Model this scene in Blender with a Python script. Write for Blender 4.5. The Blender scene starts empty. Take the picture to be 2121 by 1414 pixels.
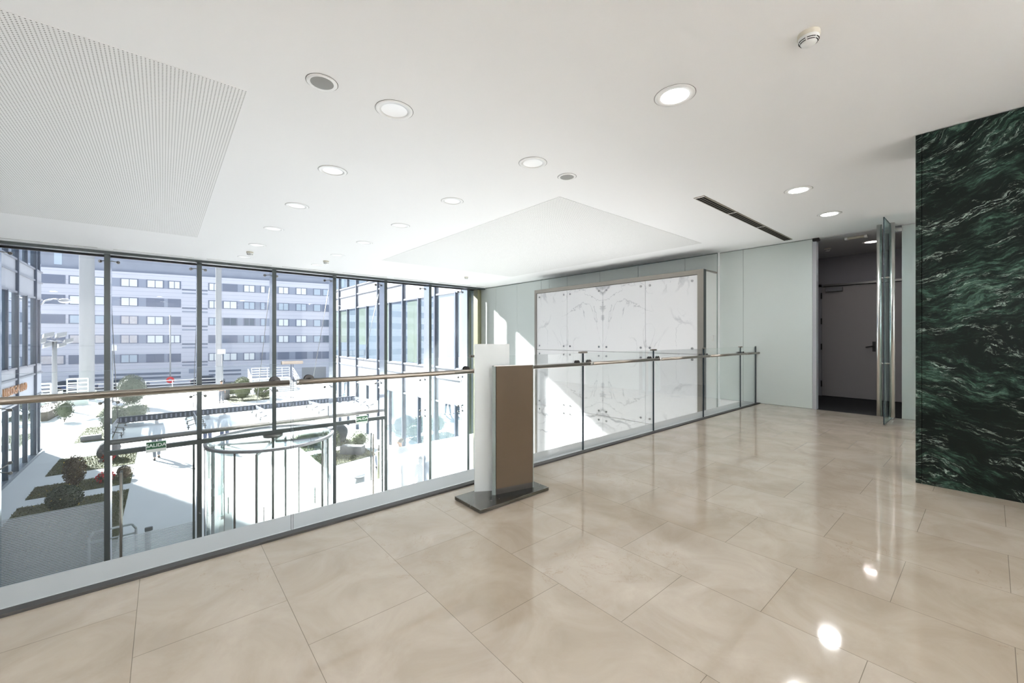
import bpy, math, random
from mathutils import Vector, Matrix
rnd = random.Random(7)
sc = bpy.context.scene
COL = sc.collection
R = math.radians
H = 1.25            # eye height above the gallery floor
CZ = 3.005          # ceiling
G = -3.85           # lobby floor and plaza
FY = 11.6           # front of the facade mullions
GY = 12.05          # facade glass

# ------------------------------------------------------------------ camera
cam = bpy.data.cameras.new('camera'); cam_o = bpy.data.objects.new('camera', cam); COL.objects.link(cam_o)
cam.sensor_width = 36.0; cam.sensor_fit = 'HORIZONTAL'
cam.lens = 847.5 / 2121 * 36.0
cam.shift_y = -7.0 / 2121
cam.clip_start = 0.05; cam.clip_end = 600
cam_o.location = (0, 0, H)
cam_o.rotation_euler = (R(90), 0, -R(90 - 49.54))
sc.camera = cam_o

# ------------------------------------------------------------------ sky, sun, exposure
sc.view_settings.view_transform = 'Standard'
sc.view_settings.look = 'None'
sc.view_settings.gamma = 1.0
sc.view_settings.exposure = 0.68
sc.view_settings.use_curve_mapping = False
sc.cycles.transparent_max_bounces = 40
sc.cycles.max_bounces = 14
sc.cycles.diffuse_bounces = 6
sc.cycles.glossy_bounces = 6
sc.cycles.caustics_reflective = False
sc.cycles.caustics_refractive = False
sc.cycles.sample_clamp_indirect = 12.0

world = bpy.data.worlds.new('world'); sc.world = world
world.use_nodes = True
wn = world.node_tree; wn.nodes.clear()
w_out = wn.nodes.new('ShaderNodeOutputWorld'); w_bg = wn.nodes.new('ShaderNodeBackground')
w_sky = wn.nodes.new('ShaderNodeTexSky')
w_sky.sky_type = 'HOSEK_WILKIE'; w_sky.turbidity = 4.0; w_sky.ground_albedo = 0.4
SUN_EL = R(31); SUN_H = Vector((-0.39, 0.92)).normalized()
w_sky.sun_direction = (SUN_H.x * math.cos(SUN_EL), SUN_H.y * math.cos(SUN_EL), math.sin(SUN_EL))
w_mix = wn.nodes.new('ShaderNodeMixRGB'); w_mix.inputs[0].default_value = 0.45
w_mix.inputs[2].default_value = (0.80, 0.88, 1.0, 1)
w_bg.inputs[1].default_value = 1.7
wn.links.new(w_sky.outputs[0], w_mix.inputs[1]); wn.links.new(w_mix.outputs[0], w_bg.inputs[0]); wn.links.new(w_bg.outputs[0], w_out.inputs[0])

sun = bpy.data.lights.new('sun', 'SUN'); sun.energy = 27.0; sun.angle = R(2.0); sun.color = (1.0, 0.985, 0.965)
sun_o = bpy.data.objects.new('sun', sun); COL.objects.link(sun_o)
sun_o.location = (-20, 60, 40)
sun_o.rotation_euler = Vector((SUN_H.x * math.cos(SUN_EL), SUN_H.y * math.cos(SUN_EL), math.sin(SUN_EL))).to_track_quat('Z', 'Y').to_euler()
FILL_POWER = 72.0         # power of the added unseen fill lamps along the back wall
LAMP = 0.25          # gallery lamp power factor

# ------------------------------------------------------------------ material helpers
MATS = {}
def newmat(name):
    m = bpy.data.materials.new(name); m.use_nodes = True
    nt = m.node_tree; nt.nodes.clear()
    out = nt.nodes.new('ShaderNodeOutputMaterial')
    MATS[name] = m
    return m, nt, out
def N(nt, typ, **kw):
    n = nt.nodes.new(typ)
    for k, v in kw.items():
        if k.startswith('i_'):
            key = k[2:]
            key = int(key) if key.isdigit() else key.replace('_', ' ')
            n.inputs[key].default_value = v
        else:
            setattr(n, k, v)
    return n
def L(nt, a, ai, b, bi):
    nt.links.new(a.outputs[ai], b.inputs[bi])
def math_n(nt, op, a, b=None, c=None):
    n = nt.nodes.new('ShaderNodeMath'); n.operation = op
    for i, v in enumerate((a, b, c)):
        if v is None: continue
        if isinstance(v, (int, float)): n.inputs[i].default_value = v
        else: nt.links.new(v, n.inputs[i])
    return n.outputs[0]
def rgb(c): return (c[0], c[1], c[2], 1.0)
def pbr(name, color, rough=0.5, metal=0.0, spec=0.5, noise=0.0, nscale=8.0, bump=0.0, bscale=60.0, emit=None, estr=0.0, coat=0.0, ncol=None):
    m, nt, out = newmat(name)
    b = N(nt, 'ShaderNodeBsdfPrincipled')
    b.inputs['Base Color'].default_value = rgb(color)
    b.inputs['Roughness'].default_value = rough
    b.inputs['Metallic'].default_value = metal
    b.inputs['Specular IOR Level'].default_value = spec
    b.inputs['Coat Weight'].default_value = coat
    if emit:
        b.inputs['Emission Color'].default_value = rgb(emit); b.inputs['Emission Strength'].default_value = estr
    geo = N(nt, 'ShaderNodeNewGeometry')
    if noise > 0:
        t = N(nt, 'ShaderNodeTexNoise', i_Scale=nscale, i_Detail=4.0)
        L(nt, geo, 'Position', t, 'Vector')
        mx = N(nt, 'ShaderNodeMixRGB')
        c2 = ncol if ncol else tuple(max(0, c * (1 - noise)) for c in color)
        mx.inputs[1].default_value = rgb(color); mx.inputs[2].default_value = rgb(c2)
        L(nt, t, 'Fac', mx, 0); L(nt, mx, 0, b, 'Base Color')
    if bump > 0:
        t = N(nt, 'ShaderNodeTexNoise', i_Scale=bscale, i_Detail=3.0)
        L(nt, geo, 'Position', t, 'Vector')
        bp = N(nt, 'ShaderNodeBump', i_Strength=bump, i_Distance=0.02)
        L(nt, t, 'Fac', bp, 'Height'); L(nt, bp, 'Normal', b, 'Normal')
    L(nt, b, 0, out, 0)
    return m
def glass(name, tint=(0.95, 0.98, 0.97), refl=1.0, ior=1.45, rough=0.0):
    m, nt, out = newmat(name)
    tr = N(nt, 'ShaderNodeBsdfTransparent'); tr.inputs[0].default_value = rgb(tint)
    gl = N(nt, 'ShaderNodeBsdfGlossy'); gl.inputs['Roughness'].default_value = rough; gl.inputs[0].default_value = (1, 1, 1, 1)
    fr = N(nt, 'ShaderNodeFresnel', i_IOR=ior)
    f = math_n(nt, 'MULTIPLY', fr.outputs[0], refl)
    mx = N(nt, 'ShaderNodeMixShader'); nt.links.new(f, mx.inputs[0])
    L(nt, tr, 0, mx, 1); L(nt, gl, 0, mx, 2); L(nt, mx, 0, out, 0)
    return m
def frost(name, tint, amount, white=(0.85, 0.9, 0.9), refl=0.5):
    """glass with a milky film: part clear, part diffusing"""
    m, nt, out = newmat(name)
    tr = N(nt, 'ShaderNodeBsdfTransparent'); tr.inputs[0].default_value = rgb(tint)
    df = N(nt, 'ShaderNodeBsdfDiffuse'); df.inputs[0].default_value = rgb(white)
    tl = N(nt, 'ShaderNodeBsdfTranslucent'); tl.inputs[0].default_value = rgb(white)
    ms = N(nt, 'ShaderNodeMixShader'); ms.inputs[0].default_value = 0.5
    L(nt, df, 0, ms, 1); L(nt, tl, 0, ms, 2)
    mx = N(nt, 'ShaderNodeMixShader'); mx.inputs[0].default_value = amount
    L(nt, tr, 0, mx, 1); L(nt, ms, 0, mx, 2)
    gl = N(nt, 'ShaderNodeBsdfGlossy'); gl.inputs['Roughness'].default_value = 0.02; gl.inputs[0].default_value = (1, 1, 1, 1)
    fr = N(nt, 'ShaderNodeFresnel', i_IOR=1.45); f = math_n(nt, 'MULTIPLY', fr.outputs[0], refl)
    m2 = N(nt, 'ShaderNodeMixShader'); nt.links.new(f, m2.inputs[0])
    L(nt, mx, 0, m2, 1); L(nt, gl, 0, m2, 2); L(nt, m2, 0, out, 0)
    return m
def striped_glass(name, ztop, pitch=0.03, duty=0.5, soft=0.25):
    """facade glass, clear above ztop, with fine horizontal white film lines below it"""
    m, nt, out = newmat(name)
    geo = N(nt, 'ShaderNodeNewGeometry'); sp = N(nt, 'ShaderNodeSeparateXYZ'); L(nt, geo, 'Position', sp, 0)
    z = sp.outputs[2]
    fr_ = math_n(nt, 'FRACT', math_n(nt, 'DIVIDE', math_n(nt, 'ADD', z, 20.0), pitch))
    line = math_n(nt, 'LESS_THAN', fr_, duty)
    line = math_n(nt, 'MAXIMUM', math_n(nt, 'MULTIPLY', line, 0.8), soft)
    msk = math_n(nt, 'MULTIPLY', line, math_n(nt, 'LESS_THAN', z, ztop))
    tr = N(nt, 'ShaderNodeBsdfTransparent'); tr.inputs[0].default_value = (0.95, 0.98, 0.98, 1)
    df = N(nt, 'ShaderNodeBsdfDiffuse'); df.inputs[0].default_value = (0.8, 0.84, 0.88, 1)
    tl = N(nt, 'ShaderNodeBsdfTranslucent'); tl.inputs[0].default_value = (0.8, 0.84, 0.88, 1)
    ms = N(nt, 'ShaderNodeMixShader'); ms.inputs[0].default_value = 0.5
    L(nt, df, 0, ms, 1); L(nt, tl, 0, ms, 2)
    mx = N(nt, 'ShaderNodeMixShader'); nt.links.new(msk, mx.inputs[0])
    L(nt, tr, 0, mx, 1); L(nt, ms, 0, mx, 2)
    gl = N(nt, 'ShaderNodeBsdfGlossy'); gl.inputs['Roughness'].default_value = 0.0; gl.inputs[0].default_value = (1, 1, 1, 1)
    fr = N(nt, 'ShaderNodeFresnel', i_IOR=1.45); f = math_n(nt, 'MULTIPLY', fr.outputs[0], 0.8)
    m2 = N(nt, 'ShaderNodeMixShader'); nt.links.new(f, m2.inputs[0])
    L(nt, mx, 0, m2, 1); L(nt, gl, 0, m2, 2); L(nt, m2, 0, out, 0)
    return m

def floor_mat():
    m, nt, out = newmat('cream_marble_tiles')
    geo = N(nt, 'ShaderNodeNewGeometry'); sp = N(nt, 'ShaderNodeSeparateXYZ'); L(nt, geo, 'Position', sp, 0)
    cb = N(nt, 'ShaderNodeCombineXYZ')
    nt.links.new(math_n(nt, 'SUBTRACT', sp.outputs[1], 0.3125), cb.inputs[0])
    nt.links.new(math_n(nt, 'ADD', sp.outputs[0], 0.0915), cb.inputs[1])
    br = N(nt, 'ShaderNodeTexBrick', offset=0.5, offset_frequency=2)
    br.inputs['Scale'].default_value = 1.0; br.inputs['Brick Width'].default_value = 0.747; br.inputs['Row Height'].default_value = 0.5425
    br.inputs['Mortar Size'].default_value = 0.0014; br.inputs['Mortar Smooth'].default_value = 0.3; br.inputs['Bias'].default_value = 0.0
    br.inputs['Color1'].default_value = rgb((0.462, 0.408, 0.343)); br.inputs['Color2'].default_value = rgb((0.418, 0.362, 0.293))
    br.inputs['Mortar'].default_value = rgb((0.20, 0.17, 0.14))
    L(nt, cb, 0, br, 'Vector')
    # clouds
    n1 = N(nt, 'ShaderNodeTexNoise', i_Scale=2.6, i_Detail=6.0, i_Roughness=0.62, i_Distortion=0.8); L(nt, geo, 'Position', n1, 'Vector')
    r1 = N(nt, 'ShaderNodeValToRGB'); r1.color_ramp.elements[0].position = 0.33; r1.color_ramp.elements[1].position = 0.68
    r1.color_ramp.elements[0].color = (0.84, 0.81, 0.77, 1); r1.color_ramp.elements[1].color = (1.06, 1.06, 1.06, 1); L(nt, n1, 'Fac', r1, 0)
    mu = N(nt, 'ShaderNodeMixRGB', blend_type='MULTIPLY'); mu.inputs[0].default_value = 1.0
    L(nt, br, 'Color', mu, 1); L(nt, r1, 0, mu, 2)
    # thin brown veins
    n2 = N(nt, 'ShaderNodeTexNoise', i_Scale=3.4, i_Detail=8.0, i_Roughness=0.6, i_Distortion=1.6); L(nt, geo, 'Position', n2, 'Vector')
    v = math_n(nt, 'ABSOLUTE', math_n(nt, 'SUBTRACT', n2.outputs[0], 0.5))
    v = math_n(nt, 'LESS_THAN', v, 0.0035)
    n3 = N(nt, 'ShaderNodeTexNoise', i_Scale=1.1, i_Detail=2.0); L(nt, geo, 'Position', n3, 'Vector')
    v = math_n(nt, 'MULTIPLY', v, math_n(nt, 'MULTIPLY', math_n(nt, 'GREATER_THAN', n3.outputs[0], 0.55), 0.45))
    mv = N(nt, 'ShaderNodeMixRGB'); nt.links.new(v, mv.inputs[0]); L(nt, mu, 0, mv, 1); mv.inputs[2].default_value = rgb((0.28, 0.2, 0.14))
    b = N(nt, 'ShaderNodeBsdfPrincipled'); L(nt, mv, 0, b, 'Base Color')
    b.inputs['Roughness'].default_value = 0.055; b.inputs['Specular IOR Level'].default_value = 0.85
    nb = N(nt, 'ShaderNodeTexNoise', i_Scale=5.0, i_Detail=2.0); L(nt, geo, 'Position', nb, 'Vector')
    bp = N(nt, 'ShaderNodeBump', i_Strength=0.012, i_Distance=0.05); L(nt, nb, 'Fac', bp, 'Height'); L(nt, bp, 'Normal', b, 'Normal')
    L(nt, b, 0, out, 0)
    return m

def perforated_mat():
    m, nt, out = newmat('perforated_plaster')
    geo = N(nt, 'ShaderNodeNewGeometry'); sp = N(nt, 'ShaderNodeSeparateXYZ'); L(nt, geo, 'Position', sp, 0)
    p = 0.0205
    fx = math_n(nt, 'SUBTRACT', math_n(nt, 'FRACT', math_n(nt, 'DIVIDE', math_n(nt, 'ADD', sp.outputs[0], 20.0), p)), 0.5)
    fy = math_n(nt, 'SUBTRACT', math_n(nt, 'FRACT', math_n(nt, 'DIVIDE', math_n(nt, 'ADD', sp.outputs[1], 20.0), p)), 0.5)
    d = math_n(nt, 'ADD', math_n(nt, 'MULTIPLY', fx, fx), math_n(nt, 'MULTIPLY', fy, fy))
    hole = math_n(nt, 'LESS_THAN', d, 0.205 ** 2)
    mx = N(nt, 'ShaderNodeMixRGB'); nt.links.new(hole, mx.inputs[0])
    mx.inputs[1].default_value = rgb((0.86, 0.86, 0.85)); mx.inputs[2].default_value = rgb((0.17, 0.165, 0.155))
    b = N(nt, 'ShaderNodeBsdfPrincipled'); b.inputs['Roughness'].default_value = 0.6; L(nt, mx, 0, b, 'Base Color')
    L(nt, b, 0, out, 0)
    return m

def white_marble():
    m, nt, out = newmat('white_veined_marble')
    geo = N(nt, 'ShaderNodeNewGeometry'); sp = N(nt, 'ShaderNodeSeparateXYZ'); L(nt, geo, 'Position', sp, 0)
    my = math_n(nt, 'ABSOLUTE', math_n(nt, 'SUBTRACT', sp.outputs[1], 6.05))      # book-matched about the middle joint
    mz = math_n(nt, 'ABSOLUTE', math_n(nt, 'SUBTRACT', sp.outputs[2], 0.93))
    cb = N(nt, 'ShaderNodeCombineXYZ'); nt.links.new(my, cb.inputs[0]); nt.links.new(mz, cb.inputs[1]); cb.inputs[2].default_value = 3.7
    def vein(scale, dist, width, seed, rot, det):
        mp = N(nt, 'ShaderNodeMapping'); mp.inputs['Location'].default_value = (seed, seed * 1.7, 0); mp.inputs['Rotation'].default_value = (0, 0, rot)
        mp.inputs['Scale'].default_value = (1.15, 1.0, 1.0)
        L(nt, cb, 0, mp, 'Vector')
        n = N(nt, 'ShaderNodeTexNoise', i_Scale=scale, i_Detail=det, i_Roughness=0.5, i_Distortion=dist); L(nt, mp, 0, n, 'Vector')
        a = math_n(nt, 'ABSOLUTE', math_n(nt, 'SUBTRACT', n.outputs[0], 0.5))
        r = N(nt, 'ShaderNodeMapRange'); r.inputs[1].default_value = 0.0; r.inputs[2].default_value = width; r.inputs[3].default_value = 1.0; r.inputs[4].default_value = 0.0
        nt.links.new(a, r.inputs[0])
        return r.outputs[0]
    v1 = vein(0.5, 0.55, 0.017, 2.9, 0.75, 6.0); v2 = vein(1.0, 0.8, 0.010, 5.1, -0.5, 6.0)
    n = N(nt, 'ShaderNodeTexNoise', i_Scale=1.2, i_Detail=2.0); L(nt, cb, 0, n, 'Vector')
    mk = math_n(nt, 'MULTIPLY', math_n(nt, 'SUBTRACT', n.outputs[0], 0.34), 3.2)
    mk = math_n(nt, 'MINIMUM', math_n(nt, 'MAXIMUM', mk, 0.0), 1.0)
    v = math_n(nt, 'MAXIMUM', math_n(nt, 'MULTIPLY', v1, 0.95), math_n(nt, 'MULTIPLY', v2, 0.62))
    v = math_n(nt, 'MULTIPLY', v, mk)
    mx = N(nt, 'ShaderNodeMixRGB'); nt.links.new(v, mx.inputs[0])
    mx.inputs[1].default_value = rgb((0.79, 0.79, 0.80)); mx.inputs[2].default_value = rgb((0.25, 0.26, 0.29))
    b = N(nt, 'ShaderNodeBsdfPrincipled'); L(nt, mx, 0, b, 'Base Color'); b.inputs['Roughness'].default_value = 0.28
    L(nt, b, 0, out, 0)
    return m

def green_marble():
    m, nt, out = newmat('green_marble')
    geo = N(nt, 'ShaderNodeNewGeometry'); sp = N(nt, 'ShaderNodeSeparateXYZ'); L(nt, geo, 'Position', sp, 0)
    y, z = sp.outputs[1], sp.outputs[2]
    wn_ = N(nt, 'ShaderNodeTexNoise', i_Scale=1.3, i_Detail=3.0, i_Roughness=0.5); L(nt, geo, 'Position', wn_, 'Vector')
    wf = N(nt, 'ShaderNodeTexNoise', i_Scale=7.0, i_Detail=4.0, i_Roughness=0.6); L(nt, geo, 'Position', wf, 'Vector')
    slope = math_n(nt, 'MULTIPLY', math_n(nt, 'SUBTRACT', z, 1.25), 0.34)
    ac = math_n(nt, 'ADD', z, math_n(nt, 'MULTIPLY', slope, y))
    ac = math_n(nt, 'ADD', ac, math_n(nt, 'MULTIPLY', wn_.outputs[0], 0.5))
    ac = math_n(nt, 'ADD', ac, math_n(nt, 'MULTIPLY', wf.outputs[0], 0.10))
    cb = N(nt, 'ShaderNodeCombineXYZ'); nt.links.new(sp.outputs[0], cb.inputs[0]); nt.links.new(y, cb.inputs[1]); nt.links.new(ac, cb.inputs[2])
    def streak(sa, sc_, seed, det, rough, dist):
        mp = N(nt, 'ShaderNodeMapping'); mp.inputs['Scale'].default_value = (sa, sa, sc_); mp.inputs['Location'].default_value = (seed, seed * 2.3, seed * 0.7)
        L(nt, cb, 0, mp, 'Vector')
        n = N(nt, 'ShaderNodeTexNoise', i_Scale=1.0, i_Detail=det, i_Roughness=rough, i_Distortion=dist); L(nt, mp, 0, n, 'Vector'); return n.outputs[0]
    big = streak(1.1, 2.6, 2.0, 4.0, 0.62, 0.2)
    fine = streak(5.5, 24.0, 5.0, 8.0, 0.75, 0.25)
    grain = streak(16.0, 60.0, 9.0, 4.0, 0.7, 0.3)
    t = math_n(nt, 'ADD', math_n(nt, 'MULTIPLY', math_n(nt, 'SUBTRACT', big, 0.5), 1.5), math_n(nt, 'MULTIPLY', math_n(nt, 'SUBTRACT', fine, 0.5), 1.1))
    t = math_n(nt, 'ADD', t, math_n(nt, 'MULTIPLY', math_n(nt, 'SUBTRACT', grain, 0.5), 0.8))
    t = math_n(nt, 'ADD', t, 0.46)
    r1 = N(nt, 'ShaderNodeValToRGB'); e = r1.color_ramp.elements
    e[0].position = 0.36; e[0].color = (0.004, 0.006, 0.005, 1)
    e[1].position = 1.0; e[1].color = (0.17, 0.235, 0.19, 1)
    x = e.new(0.52); x.color = (0.010, 0.018, 0.014, 1)
    x = e.new(0.66); x.color = (0.032, 0.062, 0.045, 1)
    x = e.new(0.82); x.color = (0.075, 0.12, 0.09, 1)
    nt.links.new(t, r1.inputs[0])
    f2 = streak(3.6, 19.0, 13.0, 7.0, 0.65, 0.4)
    a = math_n(nt, 'ABSOLUTE', math_n(nt, 'SUBTRACT', f2, 0.5))
    rr = N(nt, 'ShaderNodeMapRange'); rr.inputs[1].default_value = 0.0; rr.inputs[2].default_value = 0.020; rr.inputs[3].default_value = 1.0; rr.inputs[4].default_value = 0.0
    nt.links.new(a, rr.inputs[0])
    k3 = streak(2.2, 6.0, 21.0, 5.0, 0.65, 0.5)
    mk = math_n(nt, 'MINIMUM', math_n(nt, 'MAXIMUM', math_n(nt, 'MULTIPLY', math_n(nt, 'SUBTRACT', k3, 0.49), 8.0), 0.0), 1.0)
    gm = math_n(nt, 'MINIMUM', math_n(nt, 'MAXIMUM', math_n(nt, 'MULTIPLY', math_n(nt, 'SUBTRACT', grain, 0.42), 7.0), 0.0), 1.0)
    v = math_n(nt, 'MULTIPLY', math_n(nt, 'MULTIPLY', math_n(nt, 'MULTIPLY', rr.outputs[0], mk), gm), 0.85)
    mx = N(nt, 'ShaderNodeMixRGB'); nt.links.new(v, mx.inputs[0]); L(nt, r1, 0, mx, 1); mx.inputs[2].default_value = rgb((0.40, 0.48, 0.41))
    b = N(nt, 'ShaderNodeBsdfPrincipled'); L(nt, mx, 0, b, 'Base Color'); b.inputs['Roughness'].default_value = 0.13
    b.inputs['Specular IOR Level'].default_value = 0.12
    L(nt, b, 0, out, 0)
    return m

def brushed(name, color, rough=0.3, sx=4, sy=4, sz=120):
    m, nt, out = newmat(name)
    geo = N(nt, 'ShaderNodeNewGeometry'); mp = N(nt, 'ShaderNodeMapping'); mp.inputs['Scale'].default_value = (sx, sy, sz)
    L(nt, geo, 'Position', mp, 'Vector')
    n = N(nt, 'ShaderNodeTexNoise', i_Scale=1.0, i_Detail=3.0); L(nt, mp, 0, n, 'Vector')
    b = N(nt, 'ShaderNodeBsdfPrincipled'); b.inputs['Base Color'].default_value = rgb(color); b.inputs['Metallic'].default_value = 1.0
    rr = N(nt, 'ShaderNodeMapRange'); rr.inputs[3].default_value = rough * 0.75; rr.inputs[4].default_value = rough * 1.25
    L(nt, n, 'Fac', rr, 0); L(nt, rr, 0, b, 'Roughness'); L(nt, b, 0, out, 0)
    return m
def curtain_glass(name, col, refl):
    """dark glazing seen from outside"""
    m, nt, out = newmat(name)
    geo = N(nt, 'ShaderNodeNewGeometry'); t = N(nt, 'ShaderNodeTexNoise', i_Scale=0.35, i_Detail=2.0); L(nt, geo, 'Position', t, 'Vector')
    mc = N(nt, 'ShaderNodeMixRGB'); mc.inputs[1].default_value = rgb(col); mc.inputs[2].default_value = rgb(tuple(c * 1.7 for c in col)); L(nt, t, 'Fac', mc, 0)
    d = N(nt, 'ShaderNodeBsdfDiffuse'); L(nt, mc, 0, d, 0)
    g = N(nt, 'ShaderNodeBsdfGlossy'); g.inputs['Roughness'].default_value = 0.01; g.inputs[0].default_value = (0.9, 0.94, 1, 1)
    fr = N(nt, 'ShaderNodeFresnel', i_IOR=1.7)
    f = math_n(nt, 'MINIMUM', math_n(nt, 'ADD', fr.outputs[0], refl), 1.0)
    mx = N(nt, 'ShaderNodeMixShader'); nt.links.new(f, mx.inputs[0]); L(nt, d, 0, mx, 1); L(nt, g, 0, mx, 2); L(nt, mx, 0, out, 0)
    return m

M = MATS
pbr('white_paint', (0.86, 0.86, 0.85), 0.6)
pbr('ceiling_paint', (0.90, 0.90, 0.90), 0.65)
pbr('wall_white', (0.90, 0.90, 0.90), 0.6)
floor_mat(); perforated_mat(); white_marble(); green_marble()
pbr('lobby_stone', (0.62, 0.605, 0.585), 0.18, noise=0.12, nscale=3)
pbr('channel_black', (0.03, 0.028, 0.026), 0.5)
pbr('sill_metal', (0.56, 0.575, 0.59), 0.4, metal=0.2)
pbr('slab_edge', (0.6, 0.6, 0.6), 0.5)
brushed('steel', (0.60, 0.585, 0.56), 0.28)
brushed('steel_rail', (0.34, 0.305, 0.265), 0.30, 2, 90, 90)
brushed('steel_frame', (0.34, 0.31, 0.275), 0.34, 6, 6, 60)
brushed('steel_dark', (0.20, 0.195, 0.185), 0.35)
brushed('steel_base', (0.19, 0.185, 0.17), 0.25, 20, 20, 20)
brushed('handle_steel', (0.66, 0.65, 0.63), 0.22)
pbr('mullion_front', (0.055, 0.066, 0.066), 0.35, metal=0.5)
brushed('mullion_side', (0.62, 0.66, 0.72), 0.16, 20, 20, 1.2)
pbr('rail_cap', (0.02, 0.018, 0.016), 0.4)
glass('balustrade_glass', (0.983, 0.995, 0.992), 0.3)
pbr('glass_edge_green', (0.05, 0.11, 0.10), 0.15)
pbr('glass_edge_dark', (0.02, 0.035, 0.045), 0.15)
pbr('glass_edge_top', (0.35, 0.47, 0.45), 0.2)
glass('facade_glass', (0.968, 0.982, 0.992), 0.7)
striped_glass('facade_glass_striped', -2.17, 0.032, 0.5, 0.10)
striped_glass('facade_glass_film', -2.17, 0.02, 0.5, 0.62)
striped_glass('door_glass_striped', -2.86, 0.03, 0.5, 0.2)
glass('door_glass', (0.80, 0.92, 0.92), 0.35)
glass('drum_glass', (0.93, 0.975, 0.965), 0.6)
frost('canopy_glass', (0.92, 0.97, 1.0), 0.42, (0.86, 0.9, 0.94))
pbr('frosted_wall_glass', (0.62, 0.67, 0.65), 0.14, spec=0.35)
pbr('frosted_joint', (0.10, 0.15, 0.14), 0.3)
pbr('jamb_grey', (0.42, 0.42, 0.45), 0.4)
pbr('vestibule_wall', (0.30, 0.30, 0.33), 0.6)
pbr('vestibule_ceiling', (0.5, 0.5, 0.51), 0.6)
pbr('black_carpet', (0.008, 0.008, 0.009), 0.9, bump=0.3, bscale=300)
pbr('door_paint', (0.33, 0.315, 0.315), 0.45)
pbr('black_metal', (0.015, 0.015, 0.015), 0.4)
pbr('grey_metal', (0.22, 0.22, 0.23), 0.4, metal=0.6)
pbr('lamp_trim', (0.88, 0.88, 0.87), 0.4)
pbr('lamp_gap', (0.12, 0.11, 0.10), 0.6)
pbr('lamp_faint_glow', (0.80, 0.80, 0.80), 0.3, emit=(1, 1, 1), estr=0.12)  # faint emission added so the discs read brighter than the ceiling
pbr('lamp_on', (1, 1, 1), 0.3, emit=(1.0, 0.98, 0.95), estr=9.0)
pbr('lamp_warm', (1, 1, 1), 0.3, emit=(1.0, 0.86, 0.84), estr=4.0)
pbr('speaker_mesh', (0.30, 0.30, 0.285), 0.6, noise=0.15, nscale=400)
pbr('plastic_white', (0.80, 0.80, 0.78), 0.4)
pbr('plastic_cream', (0.58, 0.54, 0.45), 0.5)
pbr('slot_dark', (0.008, 0.007, 0.006), 0.8, spec=0.1)
pbr('bolt_metal', (0.42, 0.42, 0.42), 0.25, metal=0.9)
pbr('slot_olive', (0.20, 0.18, 0.14), 0.6)
pbr('panel_brown', (0.066, 0.048, 0.030), 0.25, spec=0.12)
pbr('stile_grey', (0.16, 0.19, 0.18), 0.3)
pbr('plinth_dark', (0.03, 0.027, 0.023), 0.3, spec=0.2)
pbr('panel_frosted', (0.70, 0.75, 0.75), 0.18, spec=0.45)
pbr('sign_green', (0.010, 0.10, 0.035), 0.4)
pbr('sign_white', (0.85, 0.9, 0.85), 0.4)
pbr('copper', (0.75, 0.40, 0.20), 0.25, metal=0.7)
# outdoors
pbr('plaza_stone', (0.64, 0.64, 0.645), 0.8, noise=0.10, nscale=1.2)
pbr('kerb', (0.62, 0.62, 0.62), 0.8)
pbr('asphalt', (0.16, 0.16, 0.17), 0.9)
pbr('lawn', (0.045, 0.055, 0.020), 0.9, noise=1.0, nscale=9, ncol=(0.085, 0.078, 0.04), bump=0.8, bscale=40)
pbr('grass_blade', (0.075, 0.095, 0.03), 0.8, noise=1.0, nscale=14, ncol=(0.14, 0.125, 0.06))
pbr('leaf_dark', (0.022, 0.038, 0.014), 0.6, noise=1.0, nscale=20, ncol=(0.05, 0.06, 0.022))
pbr('leaf_red', (0.085, 0.030, 0.014), 0.6, noise=1.0, nscale=20, ncol=(0.06, 0.06, 0.02))
pbr('leaf_mid', (0.075, 0.10, 0.035), 0.7, noise=1.0, nscale=16, ncol=(0.15, 0.16, 0.075))
pbr('leaf_grey', (0.13, 0.15, 0.12), 0.7, noise=1.0, nscale=16, ncol=(0.2, 0.21, 0.17))
pbr('hedge_brown', (0.09, 0.07, 0.052), 0.8, noise=1.0, nscale=16, ncol=(0.13, 0.115, 0.095))
pbr('flower_red', (0.55, 0.012, 0.02), 0.6)
pbr('leaf_yellow', (0.6, 0.42, 0.05), 0.6)
pbr('stem_brown', (0.06, 0.04, 0.025), 0.8)
pbr('boulder', (0.13, 0.13, 0.135), 0.8, noise=0.4, nscale=6, bump=0.5, bscale=8)
pbr('block_stone', (0.5, 0.5, 0.5), 0.8, noise=0.1, nscale=6)
pbr('street_wall', (0.68, 0.68, 0.75), 0.7)
pbr('street_attic', (0.36, 0.385, 0.45), 0.7, noise=0.25, nscale=0.6)
pbr('street_band', (0.20, 0.225, 0.30), 0.5)
pbr('street_band_light', (0.34, 0.37, 0.46), 0.5)
pbr('street_pane', (0.52, 0.60, 0.68), 0.25)
pbr('street_pane_reflecting', (0.86, 0.88, 0.88), 0.35)  # bright reflection on the panes put into a flat diffuse colour
pbr('street_pane_dark', (0.12, 0.15, 0.20), 0.2)
pbr('street_poster', (0.55, 0.5, 0.5), 0.5, noise=0.9, nscale=3, ncol=(0.75, 0.72, 0.74))
pbr('garage_grey', (0.36, 0.36, 0.37), 0.6)
pbr('wing_panel', (0.33, 0.34, 0.37), 0.45)
pbr('wing_panel_dark', (0.40, 0.42, 0.47), 0.4)
pbr('wing_mullion', (0.09, 0.105, 0.135), 0.4, metal=0.3)
pbr('wing_trim', (0.24, 0.25, 0.28), 0.35, metal=0.3)
curtain_glass('wing_glass', (0.10, 0.13, 0.15), 0.35)
curtain_glass('wing_glass_blind', (0.10, 0.125, 0.105), 0.10)
pbr('post_white', (0.24, 0.245, 0.255), 0.5)
pbr('rail_white', (0.55, 0.55, 0.57), 0.5)
pbr('car_dark', (0.03, 0.04, 0.07), 0.15, coat=0.5)
pbr('car_blue', (0.06, 0.10, 0.22), 0.15, coat=0.5)
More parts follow.
